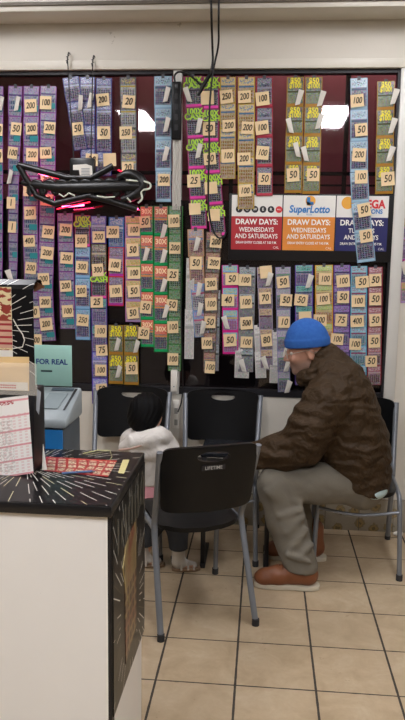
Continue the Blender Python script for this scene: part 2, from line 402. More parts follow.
# ------------------------------------------------------------------ stacking chairs
def panel(fn, hole, outer, rings, n, thick):
    # rings between a hole outline and an outer outline (functions of angle), mapped by fn, thickened along the normal
    mb = MB(); F1 = []; B1 = []
    for i in range(rings+1):
        t = i/rings
        for k in range(n):
            a = 2*PI*k/n; h = np.array(hole(a)); o = np.array(outer(a)); q = h+(o-h)*t
            p = np.array(fn(*q)); e = 1e-3; du = np.array(fn(q[0]+e, q[1]))-p; dv = np.array(fn(q[0], q[1]+e))-p
            nn = np.cross(du, dv); nn /= np.linalg.norm(nn); F1.append(p+nn*thick/2); B1.append(p-nn*thick/2)
    N = len(F1); fs = []
    for i in range(rings):
        for k in range(n):
            a, b_, c_, d_ = i*n+k, i*n+(k+1) % n, (i+1)*n+(k+1) % n, (i+1)*n+k
            fs += [(a, d_, c_, b_), (N+a, N+b_, N+c_, N+d_)]
    for k in range(n):
        k2 = (k+1) % n; fs += [(k, k2, N+k2, N+k), (rings*n+k, N+rings*n+k, N+rings*n+k2, rings*n+k2)]
    mb.add(F1+B1, fs); return mb
def sup(a, n): c_, s_ = math.cos(a), math.sin(a); return (math.copysign(abs(c_)**(2/n), c_), math.copysign(abs(s_)**(2/n), s_))
def make_chair(loc, rz, label):
    t = empty('stacking_chair', loc, label, 'chair', rz=rz)
    # backrest (local: sitter faces -y)
    def bf(u, v):    # u,v in -1..1
        w = .214-.012*(1-v)*.5; x = u*w
        z = .685+.143*v+.012*(1-u*u)*(v > 0)*v
        return (x, .226+.045*v*.5+.052*(1-u*u)-.012, z)
    panel(bf, lambda a: (.33*math.cos(a), .70+.15*math.sin(a)), lambda a: sup(a, 11), 9, 96, .016).build('backrest', M['blackplastic'], t, local=True, smooth=.7)
    b = MB(); add_text(b, 'LIFETIME', (0, -.0022, 0), .02, 1, 0, bold=.012); 
    b.v = [(-x_, y_, z_) for x_, y_, z_ in b.v]; b.box((-.052, -.0008, -.011), (.052, .004, .011), 0)
    yb = bf(0, .42)[1]+.0095
    b.v = [(x_, yb-y_, z_+.745) for x_, y_, z_ in b.v]
    b.build('badge', [M['gasket'], plain('white_badge_ink', '#b4b2ac', .5)], t, local=True)
    def sf(u, v):
        y_ = -.045+.20*v+(.03*(1-u*u) if v > 0 else .012*(1-u*u)*-1)*abs(v)**2
        z = .452-.022*(1-u*u)*(1-.25*v*v)-.035*max(0, -v-.7)-.012*max(0, abs(u)-.85)/.15
        return (u*.188, y_, z)
    panel(sf, lambda a: (.02*math.cos(a), .02*math.sin(a)), lambda a: sup(a, 6), 12, 64, .02).build('seat', M['blackplastic'], t, local=True, smooth=.9)
    for sx in (-1, 1):
        MB().tube([(sx*.219, .240, .815), (sx*.210, .165, .60), (sx*.203, .10, .47), (sx*.204, .10, .43), (sx*.217, .268, .012)], .0145, 12, smooth=2, flat=.8).build('rear_leg', M['metal'], t, local=True, smooth=.8)
        MB().tube([(sx*.202, .11, .428), (sx*.2, -.15, .432), (sx*.203, -.205, .42), (sx*.206, -.222, .36), (sx*.217, -.262, .012)], .0125, 12, smooth=2).build('front_leg', M['metal'], t, local=True, smooth=.8)
        for y_ in (.268, -.262):
            MB().tube([(sx*.217, y_, 0), (sx*.217, y_, .03)], .0165, 12).build('foot_cap', M['rubber'], t, local=True, smooth=.6)
    MB().tube([(-.206, -.226, .345), (-.1, -.224, .325), (0, -.224, .315), (.1, -.224, .325), (.206, -.226, .345)], .0085, 10, smooth=1).build('crossbar', M['metal'], t, local=True, smooth=.8)
    return t
ch0 = make_chair((0, 0, 0), 0, '')
def copy_tree(o, parent=None):
    c_ = o.copy(); COL.objects.link(c_)
    if parent is not None: c_.parent = parent
    for q in list(o.children): copy_tree(q, c_)
    return c_
def chair(x, y, rz, label, first=False):
    c_ = ch0 if first else copy_tree(ch0)
    c_.location = (x, y, 0); c_.rotation_euler.z = rz; c_['label'] = label; c_['group'] = 'black stacking chairs'
# front chair: rear feet near the camera
fA, fB, fC = fl(162, 641), fl(258, 625), fl(218, 574)
ang = math.atan2(fB[1]-fA[1], fB[0]-fA[0])
mid = (fA+fB)/2; dirv = np.array([-math.sin(ang), math.cos(ang)])
cpos = mid[:2]+dirv*.268
chair(cpos[0]-.008, cpos[1], ang+PI, 'black stacking chair nearest the counter, seen from behind, back towards the camera', True)
chair(-.742, 3.765, .05, 'black stacking chair behind the small child in the white jacket')
chair(-.221, 3.765, 0.0, 'empty black stacking chair between the child and the man in the beanie')
chair(.523, 3.70, -.06, 'black stacking chair the man in the blue beanie is sitting on')
# ------------------------------------------------------------------ small dark table between child and man
tb = empty('side_table', (-.1, 3.6, 0), 'low narrow dark table between the child and the seated man', 'table')
boxobj('tabletop', (-.30, 3.45, .595), (.075, 3.73, .62), M['darktable'], tb, bevel=.006)
for xx in (-.28, .05):
    boxobj('leg', (xx-.012, 3.455, 0.02), (xx+.012, 3.48, .596), M['gasket'], tb, bevel=.003)
    boxobj('foot', (xx-.014, 3.44, 0), (xx+.014, 3.73, .022), M['gasket'], tb, bevel=.003)
# ------------------------------------------------------------------ counter
CX, CY0, CY1, CZ = -.360, 1.634, 2.121, 1.0
ct = empty('lottery_counter', (-1.1, 1.88, 0), 'white counter with black starburst printed top, in the left corner', 'counter')
xw = at(107.3, 600, CY0+.012)[0]; xk = at(111.6, 600, CY0+.012)[0]
boxobj('front_panel', (-1.8, CY0+.012, 0), (xw, CY0+.03, CZ-.03), M['counterwhite'], ct)
boxobj('edge_strip', (xw-.003, CY0+.011, 0), (xw+.0015, CY0+.02, CZ-.03), plain('white_edge_strip', '#efece4', .4), ct)
boxobj('corner_post', (xw+.0015, CY0+.012, 0), (xk, CY0+.04, CZ-.03), M['blackboard'], ct)
boxobj('body', (-1.8, CY0+.03, 0), (xk-.004, CY1-.01, CZ-.031), M['counterwhite'], ct)
xs = xk+.001
zn, zf = .36, .36
def side_z(px, py):
    d = ray(px, py); return (CAM+d*(xs/d[0]))
pn, pf = side_z(113.7, 713.5), side_z(142, 633)
poly = [(pn[1], pn[2]), (CY1-.005, pf[2]), (CY1-.005, CZ-.03), (CY0+.013, CZ-.03), (CY0+.013, pn[2])]
b = MB(); n = len(poly)
uvf = lambda p: ((p[0]-CY0)/.49, (p[1]-.3)/.7)
vs = [(xs, *p) for p in poly]+[(xs+.004, *p) for p in poly]
b.add(vs, [tuple(range(n))]+[tuple(range(n, 2*n))]+[(i, (i+1) % n, n+(i+1) % n, n+i) for i in range(n)], 0,
      [[uvf(p) for p in poly]]*2+[[(0, 0)]*4]*n)
sp_ = b.build('side_print', M['sideprint'], ct)
# ticket picture and outline on the side print
tk = NT('ticket_side_picture'); x, y, z, v = tk.wpos()
cc = tk.ramp(tk.noise(v, 9, 5, .6), [(.3, '#6a5a3c'), (.5, '#8f7a50'), (.62, '#7a4030'), (.75, '#a89868')])
grd = tk.mul(tk.lt(z, .70), tk.mul(tk.gt(tk.fract(tk.mul(y, 26)), .3), tk.gt(tk.fract(tk.mul(z, 26)), .35)))
cc = tk.mix(grd, cc, '#4a2c22'); M['sidepic'] = tk.fin(cc, .3)
q = [side_z(*p) for p in ((122.5, 548), (134.5, 518), (134.5, 625), (124, 664))]
MB().prism([(xs+.0045, p[1], p[2]) for p in q], (.001, 0, 0)).build('ticket_picture', M['sidepic'], ct)
q = [side_z(*p) for p in ((124, 545), (121, 568), (124, 590), (127, 605))]
MB().tube([(xs+.005, p[1], p[2]) for p in q], .0018, 6).build('outline_print', plain('gold_print', '#b8a878', .4), ct)
q = [side_z(*p) for p in ((122, 525), (131, 498))]
b = MB()
for k in range(9):
    yy = CY0+.06+k*.048; b.box((xs+.0045, yy, .845+.012*math.sin(k*2)), (xs+.0055, yy+.016, .93+.008*math.cos(k*3)))
b.build('lettering_print', plain('dull_print', '#5d5a50', .4), ct)
# top slab with print
b = MB(); b.box((-1.82, CY0, CZ-.03), (CX, CY1, CZ-.001)); b.build('top_slab', plain('black_laminate', '#141416', .3), ct, bevel=.004)
x0, x1 = -1.05, CX-.006; y0, y1 = CY0+.006, CY1-.006
b = MB(); b.add([(x0,y0,CZ-.0008),(x1,y0,CZ-.0008),(x1,y1,CZ-.0008),(x0,y1,CZ-.0008)], [(0,1,2,3)], 0, [[(0,0),(1,0),(1,1),(0,1)]])
vs = [(x0,y0,CZ),(x1,y0,CZ),(x1,y1,CZ),(x0,y1,CZ)]; b.add(vs, [(0,1,2,3)], 0, [[(0,0),(1,0),(1,1),(0,1)]])
b.build('top_print', M['topprint'], ct)
s = NT('red_ticket_print'); u, v = s.uv()
c = s.mix(s.mul(s.gt(s.fract(s.mul(u, 7)), .25), s.gt(s.fract(s.mul(v, 4)), .3)), '#a02c2a', '#c9b79a')
vz = s.n('ShaderNodeTexVoronoi'); vz.inputs['Scale'].default_value = 22; s.link(s.vec(u, v), vz.inputs['Vector'])
c = s.mix(s.mul(s.lt(vz.outputs[0], .4), s.gt(s.fract(s.mul(u, 7)), .25)), c, '#7a1f20'); c = s.mix(s.gt(v, .9), c, '#b83028')
M['redprint'] = s.fin(c, .3)
q = [fl(px, py, CZ) for px, py in ((44, 471), (108, 477), (117, 461), (46, 457))]
b = MB(); b.prism([(p[0], p[1], CZ+.0003) for p in q], (0, 0, .0008))
b.uv = {0: [(0,1),(1,1),(1,0),(0,0)], 1: [(0,0),(1,0),(1,1),(0,1)]}
for i in range(2, 6): b.uv[i] = [(0,0)]*4
b.build('red_ticket_print', M['redprint'], ct)
q = [fl(px, py, CZ) for px, py in ((118, 473), (124, 474), (129.5, 460), (123, 460))]
MB().prism([(p[0], p[1], CZ+.0003) for p in q], (0, 0, .0008)).build('pale_print', plain('pale_yellow_print', '#c9bf86', .4), ct)
q = [fl(px, py, CZ) for px, py in ((83, 454), (98, 450.5), (110, 451), (112, 457), (110, 460))]
MB().tube([(p[0], p[1], CZ+.0008) for p in q], .0024, 6, flat=.3).build('outline_print', plain('pale_outline', '#d8d4a0', .4), ct)
q = [fl(px, py, CZ) for px, py in ((62, 475), (92, 473))]
pen = empty('blue_pen', (q[0]+q[1])/2, 'blue and grey pen lying on the red print of the counter', 'pen')
MB().tube([(q[0][0], q[0][1], CZ+.005), (q[1][0], q[1][1], CZ+.005)], .0035, 8).build('barrel', plain('blue_grey_pen', '#4d6890', .35), pen, smooth=.8)
MB().tube([(q[1][0], q[1][1], CZ+.005), (q[1][0]+.01, q[1][1]+.001, CZ+.005)], [.003, .0008], 8).build('tip', M['metal'], pen)
# ------------------------------------------------------------------ black display stand with slips on the counter
YS = fl(33, 474, CZ)[1]; xr = at(33, 440, YS)[0]
ds = empty('slip_stand', (xr-.12, YS+.05, CZ+.0005), 'tall black cardboard lottery stand with white rays, on the counter', 'display stand')
ds.location.z = CZ+.0006
z1 = at(33, 392, YS)[2]; z2 = at(33, 290, YS)[2]; z3 = at(33, 283, YS)[2]
YD = YS+.11
b = MB(); b.hexa([(xr-.3, YS, CZ+.001), (xr, YS, CZ+.001), (xr, YD, CZ+.001), (xr-.3, YD, CZ+.001), (xr-.3, YS+.02, z1), (xr, YS+.02, z1), (xr, YD, z1), (xr-.3, YD, z1)])
b.build('slip_box', M['blackboard'], ds, bevel=.003)
# upper face, with the ray print, and the rolled top
YF = YS+.025
b = MB(); prof = [(YF, z1), (YF, z2), (YF+.008, z2+.012), (YF+.03, z3+.006), (YF+.065, z3+.006), (YF+.085, z3-.008)]
L = [0]
for i in range(1, len(prof)): L.append(L[-1]+math.dist(prof[i], prof[i-1]))
for off in (0, .003):
    vs = []
    for (yy, zz_) in prof: vs += [(xr-.3, yy+off, zz_-off), (xr, yy+off, zz_-off)]
    b.add(vs, [(2*i, 2*i+1, 2*i+3, 2*i+2) for i in range(len(prof)-1)], 0, [[(0, L[i]/.3), (1, L[i]/.3), (1, L[i+1]/.3), (0, L[i+1]/.3)] for i in range(len(prof)-1)])
b.build('ray_panel', M['standprint'], ds, smooth='raw')
MB().box((xr-.3, YF+.004, z1), (xr-.004, YF+.012, z2)).build('backing', plain('brown_cardboard', '#6b4a30', .8), ds)
q = [at(px, py, YF+.08) for px, py in ((33, 284), (36, 281), (45, 287), (34, 292))]
MB().prism([(p[0], p[1], p[2]) for p in q], (0, .004, 0)).build('torn_flap', plain('torn_brown_card', '#7a5238', .8), ds)
s = NT('ticket_poster'); u, v = s.uv()
c = s.mix(s.gt(s.noise(s.vec(s.mul(u, 3), s.mul(v, 5)), 2.0, 3), .52), '#d8c79a', '#8f3a2e')
cell = s.mul(s.gt(s.fract(s.mul(u, 4)), .28), s.gt(s.fract(s.mul(v, 11)), .35)); lower = s.inr(v, .13, .52)
c = s.mix(lower, c, s.mix(cell, '#9c3038', '#c9a088')); c = s.mix(s.lt(v, .10), c, '#e8e4da')
M['poster'] = s.fin(c, .35)
xp = at(12.5, 340, YF)[0]; zp0, zp1 = at(6, 357, YF)[2], at(6, 287, YF)[2]
b = MB(); b.add([(xr-.3, YF-.002, zp0), (xp, YF-.002, zp0), (xp, YF-.002, zp1), (xr-.3, YF-.002, zp1)], [(0, 1, 2, 3)], 0, [[(0, 0), (1, 0), (1, 1), (0, 1)]])
b.box((xr-.3, YF-.0018, zp0), (xp, YF-.0002, zp1)); b.uv.update({i: [(0, 0)]*4 for i in range(1, 7)}); b.build('ticket_poster', M['poster'], ds, smooth='raw')
q = [at(px, py, YF-.0015) for px, py in ((13, 319), (18, 328), (22.5, 334), (24.5, 340), (22.5, 347), (13, 348.5))]
MB().tube(q, .0016, 6).build('outline_print', plain('white_outline', '#dedbd0', .4), ds)
# card in a clear pocket
ya = YS-.004
cA, cB, cC, cD = at(0, 358, ya), at(29, 357, ya), at(29, 391, ya), at(-22, 393, ya)
b = MB(); b.prism([(xr-.29, ya, cA[2]), (cB[0], ya, cB[2]), (cC[0], ya, cC[2]), (xr-.29, ya, cC[2])], (0, .001, 0)); b.build('yellow_card', None or plain('yellow_card', '#e0c08a', .5, var=.2, scale=18), ds)
zc0 = at(10, 390, ya)[2]; zc1 = at(10, 382, ya)[2]
b = MB(); b.box((xr-.28, ya-.0015, zc0), (cC[0]-.003, ya-.0004, zc1)); 
for k in range(9): b.box((xr-.1+k*.0065, ya-.0022, zc0+.005), (xr-.1+k*.0065+.0045, ya-.0016, zc0+.009), 1); b.box((xr-.1+k*.0065, ya-.0022, zc0+.012), (xr-.1+k*.0065+.005, ya-.0016, zc0+.0155), 1)
b.build('card_band', [M['white'], plain('red_print', '#c0323a', .5)], ds)
MB().box((xr-.29, ya-.012, at(10, 394, ya)[2]), (at(38, 380, ya)[0], ya-.0105, at(10, 362, ya)[2])).build('clear_pocket', clear('clear_acrylic', (.95, .9, .8)), ds)
q = [at(px, py, YS+.03) for px, py in ((37, 389), (41, 392), (39, 415), (36, 410))]
MB().prism(q, (0, .001, 0)).build('plastic_flap', plain('plastic_sheet', '#aeb4bb', .15), ds)
s = NT('play_slip_paper'); u, v = s.uv()
row = s.fract(s.mul(v, 5.3)); c = s.mix(s.lt(row, .13), '#efebe6', '#dfa0a4')
c = s.mix(s.mul(s.mul(s.lt(s.fract(s.mul(u, 11)), .5), s.lt(s.fract(s.mul(v, 26)), .5)), s.mul(s.lt(v, .8), .35)), c, '#d58a8c')
c = s.mix(s.mul(s.mul(s.inr(v, .91, .955), s.inr(u, .15, .75)), s.gt(s.noise(s.vec(s.mul(u, 14), s.mul(v, 60)), 2.0, 2), .48)), c, '#b03038')
c = s.mix(s.mul(s.inr(u, .38, .72), s.mul(s.inr(v, .06, .72), s.mul(s.gt(s.noise(s.vec(s.mul(u, 6), s.mul(v, 9)), 4.0, 4), .5), .4))), c, '#a89a92')
M['slip'] = s.fin(c, .6)
def slip(pts, Y0, Y1, label, grp=None):
    w4 = [at(*pts[0], Y0), at(*pts[1], Y0), at(*pts[2], Y1), at(*pts[3], Y1)]   # bl br tr tl
    b = MB(); b.add(w4, [(0, 1, 2, 3)], 0, [[(0, 0), (1, 0), (1, 1), (0, 1)]])
    k = [p+np.array([0, .0006, 0]) for p in w4]; b.add(k, [(3, 2, 1, 0)], 0, [[(0, 1), (1, 1), (1, 0), (0, 0)]])
    return tag(b.build('play_slip', M['slip'], smooth='raw'), label, 'slip', grp)
slip(((-28, 483), (33.5, 473), (28, 395), (-30, 402)), YS-.022, YS-.0135, 'white and red play slip hanging in front of the black stand')
q = [at(px, py, YS+.02) for px, py in ((42, 470), (47, 470), (43, 444))]
q = [np.array([p[0], p[1], max(p[2], CZ+.001)]) for p in q]
tag(MB().prism(q, (0, .002, 0)).build('paper_spike', M['white']), 'folded white paper standing beside the black stand', 'paper')
# ------------------------------------------------------------------ blue and grey ticket terminal behind the counter
YT = 2.16; YT2 = YT+.2
xa = at(36, 430, YT)[0]; xb = at(64.5, 430, YT)[0]
tt = empty('ticket_terminal', (xb-.09, YT+.1, 0), 'blue and grey ticket checking terminal behind the counter', 'machine')
zt0 = at(60, 424, YT)[2]; ztb = at(60, 386, YT2)[2]
BLU = plain('blue_plastic', '#2a82cc', .35); GRY = plain('grey_plastic', '#98a2a6', .4)
b = MB(); b.box((xa-.06, YT, 0), (xb, YT2, zt0-.012)); b.build('cabinet', plain('dark_grey_cabinet', '#4a5258', .4), tt, bevel=.012)
boxobj('front_plate', (xa-.05, YT-.003, .6), (xb-.006, YT+.002, zt0-.02), BLU, tt, bevel=.002)
b = MB(); b.hexa([(xa-.066, YT-.012, zt0-.014), (xb+.008, YT-.012, zt0-.014), (xb+.008, YT2, zt0-.014), (xa-.066, YT2, zt0-.014),
                  (xa-.066, YT-.006, zt0+.012), (xb+.008, YT-.006, zt0+.012), (xb+.008, YT2, ztb), (xa-.066, YT2, ztb)]); b.build('housing', GRY, tt, bevel=.01)
def on_slope(u, v, h=.002):
    yy = YT-.006+(YT2-YT+.006)*v; zz_ = zt0+.012+(ztb-zt0-.012)*v; return (xa-.066+(xb-xa+.074)*u, yy, zz_+h)
b = MB(); b.prism([on_slope(.35, .3), on_slope(.72, .3), on_slope(.78, .75), on_slope(.4, .75)], (0, 0, .002)); b.build('screen', plain('grey_screen', '#8d979b', .12), tt)
b = MB(); b.prism([on_slope(.84, .28), on_slope(.88, .28), on_slope(.93, .9), on_slope(.88, .9)], (0, 0, .0015)); b.build('scan_slot', M['gasket'], tt)
b = MB(); b.prism([on_slope(.4, .84), on_slope(.86, .84), on_slope(.86, .92), on_slope(.4, .92)], (0, 0, .0012)); b.build('slope_label', plain('grey_label', '#4c5a66', .4), tt)
yc = YT2-.005; c0, c1 = at(33, 384, yc), at(71.5, 347, yc)
cs = tag(boxobj('sign_card', (c0[0]-.03, yc, ztb-.004), (c1[0], yc+.004, c1[2]), plain('teal_card', '#a8d8cc', .5, var=.04), bevel=.001), 'pale teal sign card with blue words standing on the terminal', 'sign')
cs.location.z += .0045
b = MB(); cc_ = at(52, 362, yc); add_text(b, 'FOR REAL', (cc_[0]-.001, yc-.001, cc_[2]), .0255, 0, bold=.025)
def part_on(b, name, mats, par): return b.build(name, mats, par)
part_on(b, 'lettering', plain('blue_print', '#1d3f88', .5), cs)
b = MB(); cc_ = at(46, 371, yc); b.box((cc_[0]-.018, yc-.001, cc_[2]-.003), (cc_[0]+.022, yc-.0002, cc_[2]+.003)); b.build('small_print', plain('dark_print', '#2d4a4c', .5), cs)
# ------------------------------------------------------------------ ticket strips
def ticket_mat(name, border, header, accent, body, grid, foot=None, nx=7, ny=8, h0=.70, g=(.14, .52), two=None, lettering=True, rough=.3):
    dk = lambda h_, k_: None if h_ is None else tuple(np.clip((np.mean(lin(h_))+(np.array(lin(h_))-np.mean(lin(h_)))*1.1)*k_, 0, 1)) if isinstance(h_, str) else h_
    def dks(h_, k_):
        q = dk(h_, k_); return None if q is None else '#%02x%02x%02x' % tuple(int(round(255*(12.92*a if a <= .0031308 else 1.055*a**(1/2.4)-.055))) for a in q)
    if name != 'white_receipt': border, header, accent, body, grid, foot, two = [dks(a, b) for a, b in ((border, .85), (header, .8), (accent, .66), (body, .54), (grid, .42), (foot, .9), (two, .9))]
    s = NT(name); u, v = s.uv()
    c = s.mix(s.noise(s.vec(u, s.mul(v, 2)), 3.0, 3), body, tuple(q*.72 for q in lin(body)))
    vz = s.n('ShaderNodeTexVoronoi'); vz.inputs['Scale'].default_value = 13.0; s.link(s.vec(u, s.mul(v, 1.8), sum(map(ord, name))*.37), vz.inputs['Vector'])
    hs = s.n('ShaderNodeHueSaturation'); hs.inputs['Saturation'].default_value = .55; s.link(vz.outputs['Color'], hs.inputs['Color'])
    c = s.mix(.30, c, hs.outputs[0]); c = s.mix(s.mul(s.gt(s.noise(s.vec(s.mul(u, 9), s.mul(v, 26)), 2.0, 2), .55), .45), c, tuple(q*.3 for q in lin(body)))
    gm = s.mul(s.mul(s.gt(s.fract(s.mul(u, nx)), .32), s.gt(s.fract(s.mul(v, ny*2)), .38)), s.mul(s.inr(u, .1, .9), s.inr(v, *g)))
    c = s.mix(gm, c, grid)
    if two: c = s.mix(s.mul(s.inr(v, .16, .36), s.gt(u, .42)), c, two)
    hm = s.gt(v, h0); hc = header
    if lettering:
        nl = s.noise(s.vec(s.mul(u, 8), s.mul(v, 13.0), len(name)*1.7), 2.2, 2, .5)
        hc = s.mix(s.mul(s.gt(nl, .52), s.mul(s.inr(u, .1, .9), s.inr(v, h0+.05, .95))), header, accent)
    hc = s.mix(.2, hc, hs.outputs[0]); c = s.mix(hm, c, hc)
    c = s.mix(s.inr(v, h0-.09, h0-.035), c, accent)
    if foot: c = s.mix(s.lt(v, .1), c, foot)
    bd = s.mx(s.mx(s.lt(u, .055), s.gt(u, .945)), s.mx(s.lt(v, .022), s.gt(v, .98)))
    c = s.mix(bd, c, border); return s.fin(c, rough, spec=.35)
TM = {
 'mauve': ticket_mat('mauve_ticket', '#8a4f98', '#866c98', '#55407c', '#8b90b0', '#5c6c98', None, two='#3f9096', ny=3, h0=.76),
 'navy': ticket_mat('navy_ticket', '#2c3076', '#3a3f8e', '#c3cbea', '#5c4c86', '#23264f'),
 'silver': ticket_mat('silver_ticket', '#3a3a3c', '#26262a', '#c0a63c', '#b9b7b0', '#5a5a5e'),
 'ice': ticket_mat('ice_blue_ticket', '#93b4cc', '#a9cadd', '#4f6280', '#4a4984', '#2b2b5c', '#a9cadd'),
 'cash': ticket_mat('dark_cash_ticket', '#a63f72', '#20302a', '#35283c', '#4a3560', '#241a38', '#ee5cb4', lettering=False, h0=.6, g=(.12, .55)),
 'yellow': ticket_mat('yellow_ticket', '#c4a44c', '#dcc57c', '#4f7fae', '#d4ae66', '#c59650', ny=4),
 'darkred': ticket_mat('dark_red_ticket', '#a23040', '#26274a', '#a9a8bc', '#4a3a5c', '#2a2038', '#c05060'),
 'fifty': ticket_mat('olive_ticket', '#a5833a', '#3b3d1a', '#4f5530', '#5c6a48', '#aec48c', '#b07f3c', lettering=False, h0=.56, g=(.12, .5), nx=6, ny=7),
 'sky': ticket_mat('sky_blue_ticket', '#6f9fc6', '#92bedc', '#4a5a94', '#62589a', '#3c3470', '#8fb6d8'),
 'brown': ticket_mat('brown_ticket', '#5c4226', '#3b2d1e', '#d9cdb4', '#6c5232', '#2c2218'),
 'tealpurple': ticket_mat('teal_purple_ticket', '#6a54a4', '#46ab9a', '#1d5866', '#8674b4', '#5c4c94'),
 'violet': ticket_mat('violet_ticket', '#5b4aa8', '#7a74d0', '#d6d2f0', '#8f7ac4', '#4e3f92'),
 'blue': ticket_mat('blue_ticket', '#3670bc', '#4a86cc', '#e0e8f4', '#4478bc', '#2a4f94'),
 'crimson': ticket_mat('crimson_edged_ticket', '#cc3a40', '#4e345e', '#a498b2', '#a868b0', '#5e3470', '#b048a0'),
 'orange': ticket_mat('orange_multi_ticket', '#b880b4', '#e2a85c', '#a6c25c', '#cf9cae', '#7c94c4', '#b4a0d0'),
 'burst': ticket_mat('green_burst_ticket', '#248e4c', '#e4602c', '#f4a468', '#2c4a40', '#5c4c7a', '#2aa866', h0=.62, lettering=False),
 'green': ticket_mat('green_ticket', '#3c7c3c', '#4f8f46', '#204a28', '#5c9a50', '#2c5c32'),
 'peach': ticket_mat('peach_ticket', '#c49a78', '#c8a080', '#7aa0d0', '#c88f74', '#8a6478'),
 'check': ticket_mat('blue_white_ticket', '#7f9ac8', '#6ea2dc', '#d46a90', '#d2cdd2', '#4a4464'),
 'rust': ticket_mat('rust_ticket', '#5f4a3c', '#8e4a36', '#d0a882', '#4a3a34', '#2c2422'),
 'pink': ticket_mat('pink_ticket', '#e23c94', '#5cbcdc', '#e8d858', '#b488da', '#df64a4', '#e04898'),
 'grey': ticket_mat('grey_ticket', '#8c8c92', '#a4b0b8', '#46464c', '#7a7a84', '#b4b4c0'),
 'plum': ticket_mat('plum_check_ticket', '#a89cb2', '#cfae7a', '#6a3450', '#5a3f66', '#c4aed0'),
 'lilac': ticket_mat('lilac_ticket', '#8c8cae', '#b9a4c6', '#7fb08c', '#8a86a8', '#5a5c7c'),
 'lime': ticket_mat('orange_lime_ticket', '#dca248', '#a4c456', '#eadca4', '#e0a852', '#d07a4e'),
 'purple': ticket_mat('purple_ticket', '#6a3e92', '#8a64b8', '#3c2464', '#7a64a8', '#4c3482'),
 'cyan': ticket_mat('light_blue_ticket', '#6fb0cc', '#8ec8dc', '#a03c60', '#7fb4d0', '#58a0a8'),
 'red': ticket_mat('red_ticket', '#8e2c3c', '#a03e4e', '#dcc0c0', '#843e4e', '#5c2434'),
 'receipt': ticket_mat('white_receipt', '#cfcdc8', '#d8d6d2', '#a9a8a4', '#d6d4d0', '#bdbcb8', nx=3, ny=14),
}
M['cashtext'] = plain('lime_print', '#b4e23c', .4); M['fiftytext'] = plain('yellow_print', '#efe02a', .4); M['bursttext'] = plain('pale_orange_print', '#ffd9b0', .4)
WORDS = {'cash': (('100X', .86, .30), ('CASH', .70, .32)), 'fifty': (('$50', .87, .27), ('$100!', .70, .27)), 'burst': (('30X', .80, .36),)}
WMAT = {'cash': 'cashtext', 'fifty': 'fiftytext', 'burst': 'bursttext'}
